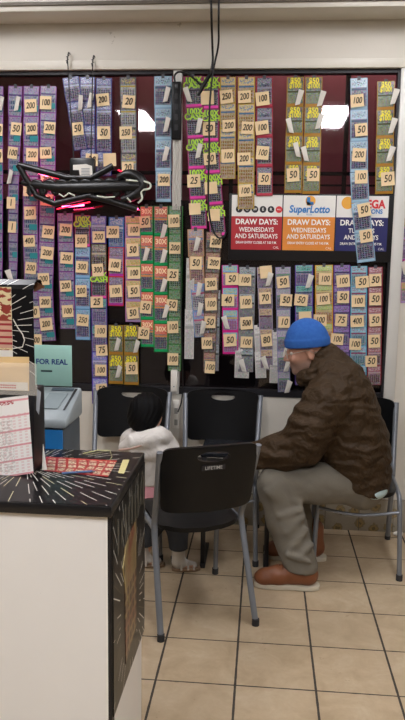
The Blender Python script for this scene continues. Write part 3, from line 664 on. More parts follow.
def strip(label, kinds, path, n, notes=(), flaps=(), off=.004, grp='scratch ticket strips hanging in the window'):
    """path: (px, py, width px) down the middle of the strip"""
    Y = W-off
    P = [at(a, b_, Y) for a, b_, w in path]; ppm = [np.linalg.norm(at(a+w, b_, Y)-at(a, b_, Y)) for a, b_, w in path]
    t = empty('ticket_strip', P[0], label, 'ticket strip', grp)
    L = [0]
    for i in range(1, len(P)): L.append(L[-1]+np.linalg.norm(P[i]-P[i-1]))
    def pt(d):
        i = min(max(k for k in range(len(L)) if L[k] <= d+1e-9), len(P)-2); q = (d-L[i])/(L[i+1]-L[i])
        return P[i]+(P[i+1]-P[i])*q, ppm[i]+(ppm[i+1]-ppm[i])*q
    tickets = []
    for i in range(n):
        a, wa = pt(L[-1]*i/n); b_, wb = pt(L[-1]*(i+1)/n); c_ = (a+b_)/2; hgt = np.linalg.norm(b_-a)*.995; w = (wa+wb)/2
        tilt = math.atan2(-(b_-a)[0], -(b_-a)[2])       # strip direction from vertical
        kd = kinds if isinstance(kinds, str) else kinds[min(i, len(kinds)-1)]
        bl = random.uniform(.002, .005); mb = MB(); nv = 5; tw = random.uniform(-.002, .002)
        for side, dy in ((0, 0), (1, .0008)):
            vs = []
            for j in range(nv):
                q = j/(nv-1); yy = -bl*(1-(2*q-1)**2)+dy; vs += [(-w/2, yy+tw*(1-(2*q-1)**2), (q-.5)*hgt), (w/2, yy-tw*(1-(2*q-1)**2), (q-.5)*hgt)]
            fs = [(2*j, 2*j+1, 2*j+3, 2*j+2) for j in range(nv-1)]
            uvs = [[(0, j/(nv-1)), (1, j/(nv-1)), (1, (j+1)/(nv-1)), (0, (j+1)/(nv-1))] for j in range(nv-1)]
            if side: fs = [f[::-1] for f in fs]; uvs = [u_[::-1] for u_ in uvs]
            mb.add(vs, fs, 0, uvs)
        mats = [TM[kd]]
        if kd in WORDS:
            mats.append(M[WMAT[kd]])
            for (wd, vv, hh) in WORDS[kd]:
                add_text(mb, wd, (0, -bl-.0014, (vv-.5)*hgt), min(w*.48, hgt*hh*.9), 1, 0, sx=(.95 if len(wd) < 5 else .78), bold=.03)
        o = mb.build('ticket', mats, t, local=True, smooth='raw')
        o.location = Vector(c_-P[0]); o.rotation_euler.y = tilt
        tickets.append((o, c_, tilt, bl, hgt, w))
    bt = MB(); bt.box((-.009, -.0012, -.012), (.009, -.0002, .010)); bt.build('tape', M['tape'], t, local=True)
    def find(p): return min(tickets, key=lambda q: abs(q[1][2]-p[2]))
    for (a, b_, word) in notes:
        p = at(a, b_, Y); o, c_, tilt, bl, hgt, w = find(p); d = p-c_
        lx = d[0]*math.cos(-tilt)+d[2]*math.sin(-tilt) if False else d[0]*math.cos(tilt)-d[2]*math.sin(tilt); lz = d[0]*math.sin(tilt)+d[2]*math.cos(tilt)
        nw, nh = random.uniform(.066, .076), random.uniform(.064, .074); nw = min(nw, w*.82)
        mb = MB(); cu = random.uniform(.001, .004); vs = []
        for j in range(3):
            for k in range(2): vs.append(((k-.5)*nw, -(cu if j == 0 else 0), (j/2-.5)*nh))
        mb.add(vs, [(0, 1, 3, 2), (2, 3, 5, 4)]); mb.add([(x_, y_+.0006, z_) for x_, y_, z_ in vs], [(0, 2, 3, 1), (2, 4, 5, 3)])
        if word: add_text(mb, word, (-.001, -cu-.0006, 0), .047 if len(word) > 2 else .054, 1, random.uniform(-.08, .08), sx=(.72 if len(word) > 2 else .8), shear=.2, bold=.012)
        e = mb.build('price_note', [M['note'], M['ink']], o, local=True, smooth='raw')
        e.location = (lx, -bl-.0035, lz); e.rotation_euler.y = random.uniform(-.1, .1)
    for (a, b_, sd) in flaps:      # folded paper corner that sticks out
        p = at(a, b_, Y); o, c_, tilt, bl, hgt, w = find(p); d = p-c_
        lx = d[0]*math.cos(tilt)-d[2]*math.sin(tilt); lz = d[0]*math.sin(tilt)+d[2]*math.cos(tilt)
        mb = MB(); vs = [(sd*-.022, 0, -.04), (sd*.004, -.006, -.036), (sd*.026, -.03, .03), (sd*-.002, -.012, .042)]
        mb.add(vs, [(0, 1, 2, 3)]); mb.add([(x_+.0003, y_+.0008, z_) for x_, y_, z_ in vs], [(3, 2, 1, 0)])
        e = mb.build('paper_flap', M['white'], o, local=True, smooth='raw'); e.location = (lx, -bl-.004, lz)
    return t
S = strip
# upper left
S('mauve ticket strip cut off by the left edge of the picture', 'mauve', [(-3, 86, 13), (-3, 290, 11)], 7, [(-2, 130, '50'), (-2, 156, '50')], [(2, 104, 1)])
S('narrow turned mauve ticket strip, second from the left edge', 'mauve', [(15.5, 86, 14.5), (13.5, 200, 10), (13, 290, 8)], 7, [(16.5, 129, '50'), (13, 153, '100'), (11.5, 203, '1'), (12.5, 227, '1')], [(18, 104, 1), (11, 177, 1), (11, 276, -1)])
S('mauve and teal ticket strip hanging down behind the black stand', 'mauve', [(31.5, 86, 16), (30.5, 240, 15), (34, 347, 15)], 9, [(31, 106, '200'), (32, 129, '200'), (32.5, 155, '200'), (30, 190, '20'), (30.5, 213, '200'), (29.5, 241, '400'), (31, 268, '200'), (34, 312, '50'), (36, 340, '100')])
S('mauve and teal ticket strip curving above the teal sign card', 'mauve', [(48.5, 86, 16), (47, 230, 15.5), (45, 300, 15.5), (48.5, 341, 15)], 10, [(46, 103, '100'), (50, 128, '200'), (46, 153, '100'), (47, 180, '200'), (47, 200, '20'), (48.5, 232, '200'), (47.5, 253, '200'), (44, 279, '200'), (45.5, 302, '200'), (46.5, 324, '200')], off=.007)
S('navy ticket strip slanting away under the left hanging wire', 'navy', [(70.5, 77, 17), (81, 150, 13)], 3, [(78, 129, '50')], [(81, 103, 1)], off=.012)
S('navy ticket strip between the slanting one and the straight one', 'navy', [(87.5, 77, 15), (88, 172, 15)], 4, [(92, 160, '20')], [(91, 101, 1)], off=.008)
S('straight navy ticket strip right of the two hanging wires', 'navy', [(104, 78, 16), (104, 176, 15.5)], 4, [(103, 100, '200'), (104, 133, '50'), (110, 160, '')], off=.006)
S('shiny silver and black ticket strip above the right end of the neon sign', 'silver', [(128, 77, 16.5), (129, 178, 16)], 4, [(129, 102, '20'), (126, 133, '250'), (128, 168, '20')])
S('ice blue ticket strip beside the left window reflection', 'ice', [(163, 76, 18), (163.5, 202, 15)], 4, [(164, 180, '200')], [(167, 95, 1), (167, 125, 1), (166, 154, 1)])
# lower left
S('mauve ticket strip under the left part of the neon sign', 'mauve', [(65, 213, 16), (68, 329, 15)], 4, [(66, 230, '200'), (67, 258, '200'), (66, 286, '200'), (68, 311, '100')])
S('sky blue ticket strip with one lime lettered ticket on top', ['cash', 'sky'], [(82.5, 215, 15.5), (83, 340, 14.5)], 4, [(81.5, 241, '500'), (82, 267, '300'), (81.5, 291, '200'), (83, 320, '250')])
S('long mixed ticket strip ending above the left chair', ['violet', 'brown', 'cash', 'tealpurple', 'tealpurple', 'violet'], [(98.5, 216, 15.5), (100, 404, 15.5)], 7, [(99, 237, '200'), (98, 270, '300'), (97, 302, '25'), (101, 331, '100'), (102, 350, '75'), (101, 370, '100'), (102, 389, '50')])
S('short ticket strip with a blue ticket over two crimson ones', ['blue', 'crimson', 'crimson'], [(116.5, 217, 15.5), (116, 306, 15.5)], 3, [(113, 232, '200'), (115, 265, '100'), (116, 291, '100')])
S('orange and pink many coloured ticket strip left of the green ones', 'orange', [(133, 216, 16), (133.5, 322, 16)], 5, [(134, 230, '100'), (133, 250, '50'), (134, 273, '100'), (134, 291, '50'), (133, 313, '50')])
S('green edged ticket strip with orange bursts, left one of the pair', 'burst', [(146.5, 206, 13), (147.5, 347, 13.5)], 5, [(145, 222, '50'), (146, 307, '50'), (144, 333, '50')], [(146.5, 254, 1)], off=.006)
S('green edged ticket strip with orange bursts, right one of the pair', 'burst', [(161, 206, 14.5), (161, 352, 14)], 5, (), [(164, 231, 1), (164, 256, 1), (164, 285, 1), (166, 311, 1)], off=.005)
S('plain green ticket strip in front of the window mullion', 'green', [(176, 206, 14), (174.5, 371, 13)], 6, [(174, 221, '100'), (175, 248, '200'), (173, 275, '25'), (172, 305, '50'), (173, 327, '100'), (173, 359, '100')], off=.017)
S('two olive tickets hanging left, below the crimson tickets', 'fifty', [(116, 325, 14.5), (116, 384, 14.5)], 2, (), [(118, 344, 1), (119, 371, 1)])
S('two olive tickets hanging right, below the orange strip', 'fifty', [(131, 325, 14.5), (131.5, 385, 14.5)], 2, [(132, 368, '50')], [(137, 346, 1)], off=.005)
# upper middle
S('dark ticket strip with lime lettering, left one beside the power strip', 'cash', [(193, 76, 18), (199, 229, 16)], 5, [(194, 181, '25'), (195, 209, '')], [(188, 95, -1), (199, 126, 1), (199, 151, 1)])
S('dark ticket strip with lime lettering behind the dangling black cord', 'cash', [(211, 76, 16), (211, 150, 15), (218, 236, 16)], 5, [(207.5, 98, ''), (209, 129, '50'), (210, 159, '50'), (211, 188, ''), (214, 215, '')], off=.006)
S('yellow ticket strip, shorter of the yellow pair', 'yellow', [(228, 77, 15.5), (227.5, 179, 16)], 4, [(226.5, 97, '250'), (229, 126, '200'), (228, 156, '100')])
S('yellow ticket strip hanging over the red draw sign', 'yellow', [(246.5, 77, 17), (246, 209, 16.5)], 5, [(244.5, 97, '200'), (247.5, 128, '200'), (244, 159, '200'), (245, 191, '100')], off=.015)
S('dark red edged ticket strip beside the yellow pair', 'darkred', [(264.5, 77, 16.5), (264.5, 196, 16.5)], 4, [(262.5, 99, '100'), (262, 128, '100'), (262.5, 153, '100'), (264.5, 179, '50')], off=.014)
S('olive ticket strip above the orange draw sign, left one', 'fifty', [(295.5, 77, 17), (293, 193, 17.5)], 4, [(293, 175, '50')], [(299, 98, 1), (290, 126, -1), (297, 150, -1)], off=.0135)
S('olive ticket strip above the orange draw sign, right one', 'fifty', [(314, 77, 17), (311, 194, 17.5)], 4, [(313, 175, '50')], [(321, 99, 1), (319, 122, 1), (305, 154, -1)], off=.014)
S('long ice blue ticket strip hanging across the navy draw sign', 'ice', [(359, 78, 17), (359, 190, 18), (366.5, 262, 18.5)], 6, [(357, 101, '100'), (361, 130, '50'), (359, 155, '200'), (361, 177, '100'), (364, 210, '50'), (366, 236, '50')], off=.0165)
S('olive ticket strip in the top right corner of the window', 'fifty', [(386, 81, 17.5), (384, 194, 18)], 4, [(387.5, 179, '50')], [(394, 97, 1), (392, 126, 1), (390, 154, 1)], off=.015)
# lower middle and right
S('white paper strip hanging behind the peach tickets', 'receipt', [(190.5, 258, 7.5), (189, 359, 10)], 2, off=.003)
S('peach and blue ticket strip right of the mullion', ['peach', 'peach', 'check', 'check'], [(195.5, 229, 17), (197, 280, 14), (202, 337, 15)], 4, [(196, 263, '50')], [(197, 244, 1), (199, 289, 1), (200, 309, 1), (203, 327, 1)], off=.006)
S('rust and brown ticket strip with many price notes', 'rust', [(214, 232, 16), (211, 300, 14), (209, 372, 12)], 7, [(216, 242, '200'), (214, 263, '200'), (211, 284, '200'), (211, 304, '100'), (210, 322, '50'), (207, 343, '100'), (210, 367, '100')], off=.008)
S('narrow grey strip behind the rust ticket strip', 'grey', [(217, 290, 7), (216, 371, 5)], 3)
S('pink and light blue ticket strip below the red draw sign', 'pink', [(230, 265, 16.5), (230.5, 354, 15.5)], 4, [(232, 279, '50'), (228, 300, '40'), (230, 340, '50')], [(226, 322, -1)])
S('white paper strip hanging below the grey ticket strip', 'receipt', [(243, 340, 13), (241.5, 378, 16)], 1, off=.003)
S('grey ticket strip above the white paper tail', 'grey', [(247.5, 267, 16.5), (245.5, 372, 15)], 4, [(245, 280, '100'), (246, 302, '100'), (246.5, 323, '500'), (246.5, 342, '100')], [(243, 365, -1)], off=.006)
S('white paper strip hanging behind the plum checked tickets', 'receipt', [(259, 325, 10), (261, 378, 11)], 2, off=.003)
S('plum checked ticket strip above the middle chair', 'plum', [(264.5, 267, 15.5), (267, 370, 12)], 5, [(266, 272, ''), (265, 298, '70'), (266.5, 340, '80')], [(269, 279, 1), (265, 362, -1)], off=.006)
S('white paper tail hanging left of the lilac tickets', 'receipt', [(275, 330, 6), (273.5, 383, 9)], 2, off=.003)
S('lilac ticket strip just left of the man in the blue beanie', 'lilac', [(283, 267, 15.5), (284, 392, 12)], 6, [(283, 282, '50'), (286, 300, '50'), (284, 322, '10')], [(286, 350, 1), (287, 365, 1), (288, 386, 1)], off=.006)
S('teal and purple ticket strip directly behind the blue beanie', 'tealpurple', [(304, 265, 18), (304, 385, 18)], 6, [(301, 300, '50'), (305, 317, '')], [(309, 281, 1)])
S('orange and lime ticket strip above the shoulder of the man', 'lime', [(324, 265, 18), (324, 380, 18)], 6, [(325, 279, '100'), (323, 299, '100'), (320, 320, '100')])
S('purple ticket strip behind the back of the man', 'purple', [(342, 265, 16.5), (341, 385, 16.5)], 6, [(343, 281, '100'), (343, 297, '50'), (341, 320, '75'), (337, 339, '100')])
S('light blue ticket strip between the purple and red strips', 'cyan', [(359, 266, 16.5), (358, 385, 16.5)], 6, [(362, 282, '50'), (358, 301, '100'), (357, 321, '400'), (355, 344, '100')])
S('red ticket strip beside the right window frame', 'red', [(375.5, 267, 14.5), (374, 385, 14)], 6, [(375, 280, '50'), (375, 299, '50'), (375, 320, '50'), (374, 341, '50'), (371, 361, '50')])
S('purple and cream ticket strip on the wall right of the window', ['orange', 'crimson', 'purple', 'orange'], [(408, 218, 13), (407, 303, 13)], 4, (), [(404, 268, -1)])
S('pale ticket strip high on the wall right of the window', 'lilac', [(412, 150, 14), (411, 196, 14)], 2)
# ------------------------------------------------------------------ draw day signs
g = 'draw day signs in the window'
bd = at(229.5, 194, W-.01); be = at(392, 262.5, W-.01); y_s = W-.008
sb = empty('draw_day_board', ((bd[0]+be[0])/2, y_s, be[2]), 'black board with red, orange and navy draw day signs in the window', 'sign')
boxobj('backing', (bd[0], y_s, be[2]), (be[0], y_s+.006, bd[2]+.004), M['blackboard'], sb, bevel=.001)
xs_ = [at(231, 220, y_s)[0], at(282.5, 220, y_s)[0], at(335.5, 220, y_s)[0], at(388.5, 220, y_s)[0]]
zt_, zm_, zb_ = at(310, 195.5, y_s)[2], at(310, 217, y_s)[2], at(310, 250.5, y_s)[2]
LET = plain('white_sign_print', '#f2f0ea', .5)
for i, (nm, colr, days, tm) in enumerate((('red_sign', '#b02830', 'WEDNESDAYS\nAND SATURDAYS', '7:00 P.M.'), ('orange_sign', '#df8a36', 'WEDNESDAYS\nAND SATURDAYS', '7:45 P.M.'), ('navy_sign', '#232560', 'TUESDAYS\nAND FRIDAYS', '7:45 P.M.'))):
    x0, x1 = xs_[i]+.003, xs_[i+1]-.003; xc = (x0+x1)/2; w = x1-x0; yy = y_s-.0006
    b = MB(); b.box((x0, yy, zb_), (x1, y_s, zm_), 0); b.box((x0, yy, zm_), (x1, y_s, zt_), 1)
    pn_ = b.build(nm, [plain(nm+'_paint', colr, .4, var=.04), plain('white_sign_head', '#e9e7e1', .4, var=.03)], sb)
    b = MB(); h_ = zm_-zb_; ty = yy-.0012
    add_text(b, 'DRAW DAYS:', (xc, ty, zb_+h_*.835), .042, 0, sx=.95, bold=.03)
    for k, ln in enumerate(days.split('\n')): add_text(b, ln, (xc, ty, zb_+h_*(.60-.195*k)), .036, 0, sx=.84, bold=.018)
    add_text(b, 'DRAW ENTRY CLOSES AT '+tm, (xc, ty, zb_+h_*.215), .0195, 0, sx=.76, bold=.02)
    add_text(b, 'CAL', (x1-.03, ty, zb_+h_*.07), .018, 0)
    b.build('lettering', LET, pn_)
    b = MB(); zc_ = (zm_+zt_)/2; LM = [plain('logo_blue', '#2f7fc4', .4), plain('logo_gold', '#e8a83c', .4), plain('logo_red', '#d8343c', .4), plain('logo_dark', '#2a2a30', .4)]
    def disc(cx, cz, r, mi, d=0): b.prism([(cx+r*math.cos(k*PI/10), ty+.0002-d, cz+r*math.sin(k*PI/10)) for k in range(20)], (0, .0008, 0), mi)
    if i == 0:
        for k in range(6): disc(x0+.042+k*.045, zc_-.02, .019, 2 if k == 5 else 3)
        for k, ch in enumerate('POWER'): add_text(b, ch, (x0+.042+k*.045, ty-.0012, zc_-.02), .022, 4, bold=.02)
        add_text(b, 'BALL', (x0+.042+5*.045, ty-.0012, zc_-.02), .010, 4, bold=.02)
    elif i == 1:
        disc(xc+.005, zc_+.03, .028, 1); b.box((xc-.015, ty-.002, zc_+.008), (xc+.003, ty-.001, zc_+.05), 0); b.box((xc-.015, ty-.002, zc_+.008), (xc+.022, ty-.001, zc_+.024), 0)
        add_text(b, 'SuperLotto', (xc, ty-.001, zc_-.018), .056, 0, sx=.88, shear=.15, bold=.03); add_text(b, 'PLUS', (xc, ty-.001, zc_-.046), .014, 0)
    else:
        disc(x0+.06, zc_+.02, .034, 1); add_text(b, 'MEGA', (xc+.052, ty-.001, zc_+.012), .062, 2, sx=.85, bold=.04); add_text(b, 'MILLIONS', (xc+.045, ty-.001, zc_-.027), .034, 0, sx=.9, bold=.03)
    b.build('logo_print', LM+[LET], pn_)
# ------------------------------------------------------------------ neon sign seen from behind, hung on two wires
YN = W-.13
P_ = lambda a, b_, Y=YN: at(a, b_, Y)
ns = empty('neon_sign', P_(85, 205), 'black backed neon sign hanging on two wires over the tickets', 'neon sign')
R_ = .0185
b = MB()
for pts in ([(18.5, 165), (84, 182), (113, 166)], [(18.5, 165), (43, 206.5), (92, 195)], [(88, 196), (108, 200), (137, 209)]):
    b.tube([P_(*p) for p in pts], R_, 10, smooth=1)
b.build('outline_tube', M['neonblack'], ns, smooth=.9)
b = MB(); pts = []
for k in range(60):
    t_ = k/59; px = 31+t_*110-5*math.sin(t_*2*PI*9); py = 188-t_*2+7*math.cos(t_*2*PI*9)*(1 if t_ < .75 else 1.5); pts.append(P_(px, py, YN-.004))
b.tube(pts, .0150, 8, smooth=1)
b.tube([P_(22, 183), P_(60, 188), P_(105, 187), P_(140, 186)], [.014, .034, .04, .03], 10)
b.build('letter_tube', M['neonblack'], ns, smooth=.9)
MB().tube([P_(118, 178), P_(128, 173), P_(139, 177), P_(144, 186), P_(135, 196), P_(122, 200)], [.02, .026, .03, .03, .028, .02], 10, smooth=1).build('tail_tube', M['neonblack'], ns, smooth=.9)
MB().tube([P_(136, 181, YN-.02), P_(150, 182, YN-.02), P_(151, 189, YN-.02), P_(140, 190, YN-.02), P_(143, 199, YN-.02), P_(138, 203, YN-.02)], .0058, 8, smooth=2).build('white_tube', M['neonwhite'], ns, smooth=.9)
MB().tube([P_(126, 180, YN-.045), P_(137, 181, YN-.045)], .0055, 8).build('bare_tube', M['neonwhite'], ns, smooth=.9)
MB().tube([P_(59, 194, YN-.044), P_(64, 197, YN-.046), P_(69, 193, YN-.046), P_(75, 196, YN-.046)], .0045, 8).build('bare_tube', M['neonwhite'], ns, smooth=.9)
MB().tube([P_(97, 196, YN-.035), P_(105, 197.5, YN-.035), P_(115, 197, YN-.035)], .0045, 8).build('bare_tube', M['neonwhite'], ns, smooth=.9)
MB().tube([P_(127, 198, YN-.03), P_(131, 202, YN-.03)], .0045, 8).build('bare_tube', M['neonwhite'], ns, smooth=.9)
for q in (((45, 174.5), (84, 186)), ((57, 209), (90, 202)), ((118, 170), (123, 172))): MB().tube([P_(*k) for k in q], .0036, 8).build('red_tube', M['neonred'], ns, smooth=.9)
for q in (((30, 170), (48, 176)), ((34, 196), (55, 201)), ((62, 207), (84, 205)), ((120, 204), (138, 209))): MB().tube([P_(*k, YN+.035) for k in q], .005, 8).build('pink_tube', M['neonpink'], ns, smooth=.9)
q0, q1 = P_(70, 182), P_(95, 158)
boxobj('transformer', (q0[0], YN-.012, q0[2]), (q1[0], YN+.03, q1[2]), M['neonblack'], ns, bevel=.012)
st = [P_(a, b_, YN-.0135) for a, b_ in ((73, 165), (86, 164), (92, 166), (92.5, 176), (80, 177), (79, 170), (73, 170))]
b = MB(); b.prism(st, (0, .001, 0), 0)
for k in range(5): b.box((st[4][0]+.008, YN-.0148, st[4][2]+.012+k*.008), (st[4][0]+.055, YN-.0142, st[4][2]+.0155+k*.008), 1)
b.build('sticker', [M['white'], plain('grey_print', '#8b8f96', .5)], ns)
for a, b0 in ((69, 54), (94, 57)):
    n0 = at(a, b0, W-.02); low = P_(74 if a < 80 else 91, 163); 
    b = MB(); b.tube([n0+np.array([0, .02, .004]), n0+np.array([0, -.01, .008]), n0+np.array([0, -.016, -.004]), n0+np.array([.004, -.05, -.05]), low], .0032, 7, smooth=1)
    for k in range(5): 
        c_ = n0+np.array([.002*(-1)**k, -.022-.006*k, -.012-.012*k]); b.tube([c_+np.array([-.004, 0, .003]), c_+np.array([.004, 0, -.003])], .0035, 6)
    b.build('hanging_wire', M['blackcable'], ns, smooth=.9)
# ------------------------------------------------------------------ power strip and cords
YP = W-.045
p0, p1 = at(171.5, 140, YP), at(181.8, 82, YP)
ps = empty('power_strip', ((p0[0]+p1[0])/2, YP, p0[2]), 'black power strip hanging on the window mullion', 'power strip')
b = MB(); b.box((p0[0], YP-.02, p0[2]), (p1[0], YP+.02, p1[2])); b.build('body', M['blackplastic'], ps, bevel=.008, seg=3)
for k in range(5):
    zc_ = p0[2]+.05+k*.055; b = MB(); b.box((p0[0]+.018, YP-.0215, zc_), (p1[0]-.018, YP-.0195, zc_+.03)); b.build('socket', M['gasket'], ps)
boxobj('switch', (p0[0]+.02, YP-.024, p1[2]-.035), (p1[0]-.02, YP-.019, p1[2]-.018), plain('switch_grey', '#43464a', .3), ps, bevel=.002)
def cord(name, pts, r, label, mat='blackcable', smooth=2, cat='cord'): return tag(MB().tube(pts, r, 8, smooth=smooth).build(name, M[mat], smooth=.9), label, cat)
A = lambda a, b_, o=.06: at(a, b_, W-o)
pc_ = cord('power_cord', [A(175, 82), A(174, 75), A(179, 71), A(188, 74), A(196, 80), A(201, 86), A(206, 80), A(212, 70)], .0055, None, cat=None); pc_.parent = ps; pc_.location = pc_.location-ps.location
yq = ys-.03
b = [at(211, -6, yq), at(211.5, 20, yq), at(212.5, 50, W-.08), at(213, 62, W-.07), at(210, 75, W-.07)]
cord('extension_cord', b, .006, 'left black cord coming down from the ceiling')
pl = tag(MB().tube([A(212, 71, .07), A(203, 86, .07), A(198, 96, .07)], [.010, .012, .008], 10).build('cord_plug', M['blackplastic'], smooth=.9), 'black cord plug hanging slanted above the lime lettered tickets', 'plug')
b = [at(219, -6, yq), at(218.5, 25, yq), at(219, 45, W-.1), at(214, 65, W-.07), at(210, 95, W-.07), at(209, 130, W-.06), at(209.5, 150, W-.06), at(208, 185, W-.05), at(209, 219, W-.05), at(216, 238, W-.05), at(224, 238, W-.05), at(226, 232, W-.045)]
cord('extension_cord', b, .0052, 'right black ceiling cord falling in a long loop over the tickets')
for k in range(4):
    px = 173.2+k*2; cord('appliance_cable', [at(px, 138, W-.045), at(px+.3, 160, W-.03), at(px-.4, 190, W-.026), at(px, 210, W-.024)], .0042, ['outer left', 'inner left', 'inner right', 'outer right'][k]+' white cable running down the mullion below the power strip', 'whitecable', 1, 'cable')
cord('dangling_cable', [at(181.5, 200, W-.05), at(181, 260, W-.05), at(181, 330, W-.05), at(183, 372, W-.03), at(182.5, 400, W-.02), at(178, 412, W-.012)], .004, 'black cord running down beside the green ticket strip')
o0, o1 = at(171, 391, W-.02), at(177.5, 370, W-.02)
ob = empty('cable_box', ((o0[0]+o1[0])/2, W-.02, o0[2]), 'white cable box below the green ticket strip', 'junction box')
boxobj('cover', (o0[0], W-.035, o0[2]), (o1[0], W-.0125, o1[2]), M['white'], ob, bevel=.004)
b = MB(); cx_ = (o0[0]+o1[0])/2; b.tube([(cx_, W-.036, o0[2]+.03), (cx_, W-.0345, o0[2]+.03)], .004, 8); b.build('screw', M['metal'], ob)
o0, o1 = at(172.5, 428, W), at(180, 400, W)
oc = empty('wall_outlet', ((o0[0]+o1[0])/2, W, o0[2]), 'white wall outlet between the two back chairs', 'outlet')
boxobj('plate', (o0[0], W-.008, o0[2]), (o1[0], W, o1[2]), M['white'], oc, bevel=.003)
for k in (0, 1): boxobj('socket', (o0[0]+.012, W-.0095, o0[2]+.02+.07*k), (o1[0]-.012, W-.0075, o0[2]+.055+.07*k), plain('outlet_grey', '#9c9a92', .4), oc)
p = at(397, 537, W-.06); p[2] = .0
sc_ = SDF((p[0]-.05, p[1]-.05, -.01), (p[0]+.05, p[1]+.05, .05), .004); sc_.ell((p[0], p[1], .012), (.024, .018, .011)); sc_.ell((p[0]+.016, p[1], .016), (.014, .012, .015)); sc_.cut((0, 0, .001), (0, 0, -1))
scr = empty('paper_scrap', p, 'crumpled white paper scrap on the floor by the right wall', 'paper'); sc_.build('crumple', M['white'], scr)
# ------------------------------------------------------------------ people
SKIN = None
s = NT('skin'); x, y, z, v = s.pos(); c = s.mix(s.noise(v, 40, 4), '#b98468', '#c9967c'); s.b.inputs['Subsurface Weight'].default_value = .0; SKIN = s.fin(c, .5)
s = NT('child_skin'); x, y, z, v = s.pos(); c = s.mix(s.noise(v, 40, 4), '#c99a80', '#d5ab92'); SKIN2 = s.fin(c, .5)
def unit(v): v = np.array(v, float); return v/np.linalg.norm(v)
def hand(g, wrist, d, nrm, thumb_side, sc=1.0, curl=.35):
    """palm from wrist along d; nrm = back of hand; thumb leaves the thumb_side edge"""
    d, nrm = unit(d), unit(nrm); sd = unit(thumb_side); w = np.array(wrist, float)
    pc = w+d*.045*sc
    for k in (-1.5, -.5, .5, 1.5):
        g.cone(w+sd*k*.009*sc, w+d*.085*sc+sd*k*.0195*sc, .017*sc, .0125*sc, .008)
    lens = {1.5: .070, .5: .079, -.5: .074, -1.5: .058}
    for k, ln in lens.items():
        p = w+d*.088*sc+sd*k*.0205*sc; dd = d.copy(); r = .0092*sc
        for j, fr_ in enumerate((.45, .31, .24)):
            a_ = curl*(1+.5*j); dd = unit(dd*math.cos(a_)-nrm*math.sin(a_)) ; p2 = p+dd*ln*fr_*sc; g.cone(p, p2, r, r*.92, .003); p = p2; r *= .92
    p = w+d*.028*sc+sd*.024*sc; dd = unit(d*.65+sd*.75-nrm*.15)
    for ln in (.04, .032, .026):
        p2 = p+dd*ln*sc; g.cone(p, p2, .0125*sc, .0105*sc, .005); p = p2; dd = unit(dd+d*.35-sd*.2-nrm*.1)
# ---------------- seated man, facing left
def mp(px, py, Y): return at(px, py, Y)
YM = 3.56
man = empty('person', (fl(330, 560)[0], YM, 0), 'man in blue beanie and brown puffy jacket sitting hunched on a chair', 'person')
nY, fY = 3.385, 3.73                      # shoulder planes near and far
hips = mp(360, 478, YM); mids = mp(352, 442, YM); chest = mp(341, 408, YM); neckb = mp(330, 380, YM)
hdc = mp(307, 347, YM)                    # centre of the cranium
fwd = unit((-.97, -.02, -.20)); upv = unit(np.array((-.20, 0, .97))); lat = np.cross(upv, fwd)     # lat: to his left is -Y
HM = np.array([fwd, lat, upv])
def hl(a, b_, c_): return hdc+fwd*a+lat*b_+upv*c_
shN, shF = mp(326, 404, nY), mp(334, 404, fY)
elN, wrN = mp(303, 444, nY-.02), mp(255, 455, nY+.0)
elF = mp(312, 450, fY-.04); wrF = np.array([.21, 3.60, .66])
hipN, hipF = mp(358, 484, YM-.10), mp(362, 482, YM+.10)
knN = mp(275, 486, 3.36); ankN = mp(301, 566, 3.285); knF = mp(283, 489, 3.62); ankF = mp(307, 545, 3.625)
g = SDF((-.25, 3.1, 0), (1.05, 3.98, 1.42), .006)
g.chain([hips, mids, chest, neckb], [.125, .12, .125, .06], .05, sq=None)
g.cone(chest+np.array([0, -.12, 0]), chest+np.array([0, .12, 0]), .09, .09, .06)
g.cone(hips+np.array([0, -.07, 0]), hips+np.array([0, .07, 0]), .11, .11, .05)
g.cone(neckb, hl(-.035, 0, -.07), .058, .055, .03)
g.chain([shN, elN, wrN], [.055, .042, .028], .03); g.chain([shF, elF, wrF], [.055, .042, .028], .03)
g.chain([hipN, knN, ankN], [.078, .058, .042], .03); g.chain([hipF, knF, ankF], [.078, .058, .042], .03)
g.cone(ankN, ankN+np.array([-.10, 0, -.035]), .032, .024, .02); g.cone(ankF, ankF+np.array([-.10, 0, -.05]), .032, .024, .02)
# head
g.ell(hl(-.008, 0, .012), (.098, .076, .098), HM, .02); g.ell(hl(.040, 0, -.055), (.058, .060, .078), HM, .03)
g.ell(hl(.068, 0, -.112), (.026, .028, .020), HM, .02); g.cone(hl(.012, -.045, -.085), hl(.07, -.012, -.11), .018, .016, .02); g.cone(hl(.012, .045, -.085), hl(.07, .012, -.11), .018, .016, .02)
g.cone(hl(.094, 0, -.004), hl(.117, 0, -.043), .008, .0125, .012); g.ell(hl(.103, .011, -.049), (.011, .008, .008), HM, .006); g.ell(hl(.103, -.011, -.049), (.011, .008, .008), HM, .006)
g.cone(hl(.087, -.034, .006), hl(.087, .034, .006), .010, .010, .012)
for q in (-1, 1):
    g.ell(hl(.092, q*.032, -.015), (.014, .015, .010), HM, .008, 'sub'); g.ell(hl(.074, q*.040, -.045), (.022, .018, .018), HM, .02)
    g.ell(hl(-.008, q*.078, -.030), (.019, .009, .032), HM, .006); g.ell(hl(-.006, q*.088, -.028), (.009, .006, .018), HM, .004, 'sub')
g.ell(hl(.094, 0, -.076), (.010, .022, .006), HM, .006); g.ell(hl(.091, 0, -.088), (.010, .019, .007), HM, .006); g.cone(hl(.104, -.018, -.082), hl(.104, .018, -.082), .003, .003, .003, 'sub')
hand(g, wrN, (-.93, .05, -.30), (-.3, -.35, .9), (0, .95, .25), 1.0, .3)
hand(g, wrF, (-1, -.1, -.12), (-.05, 0, 1), (0, -1, 0), 1.0, .16)
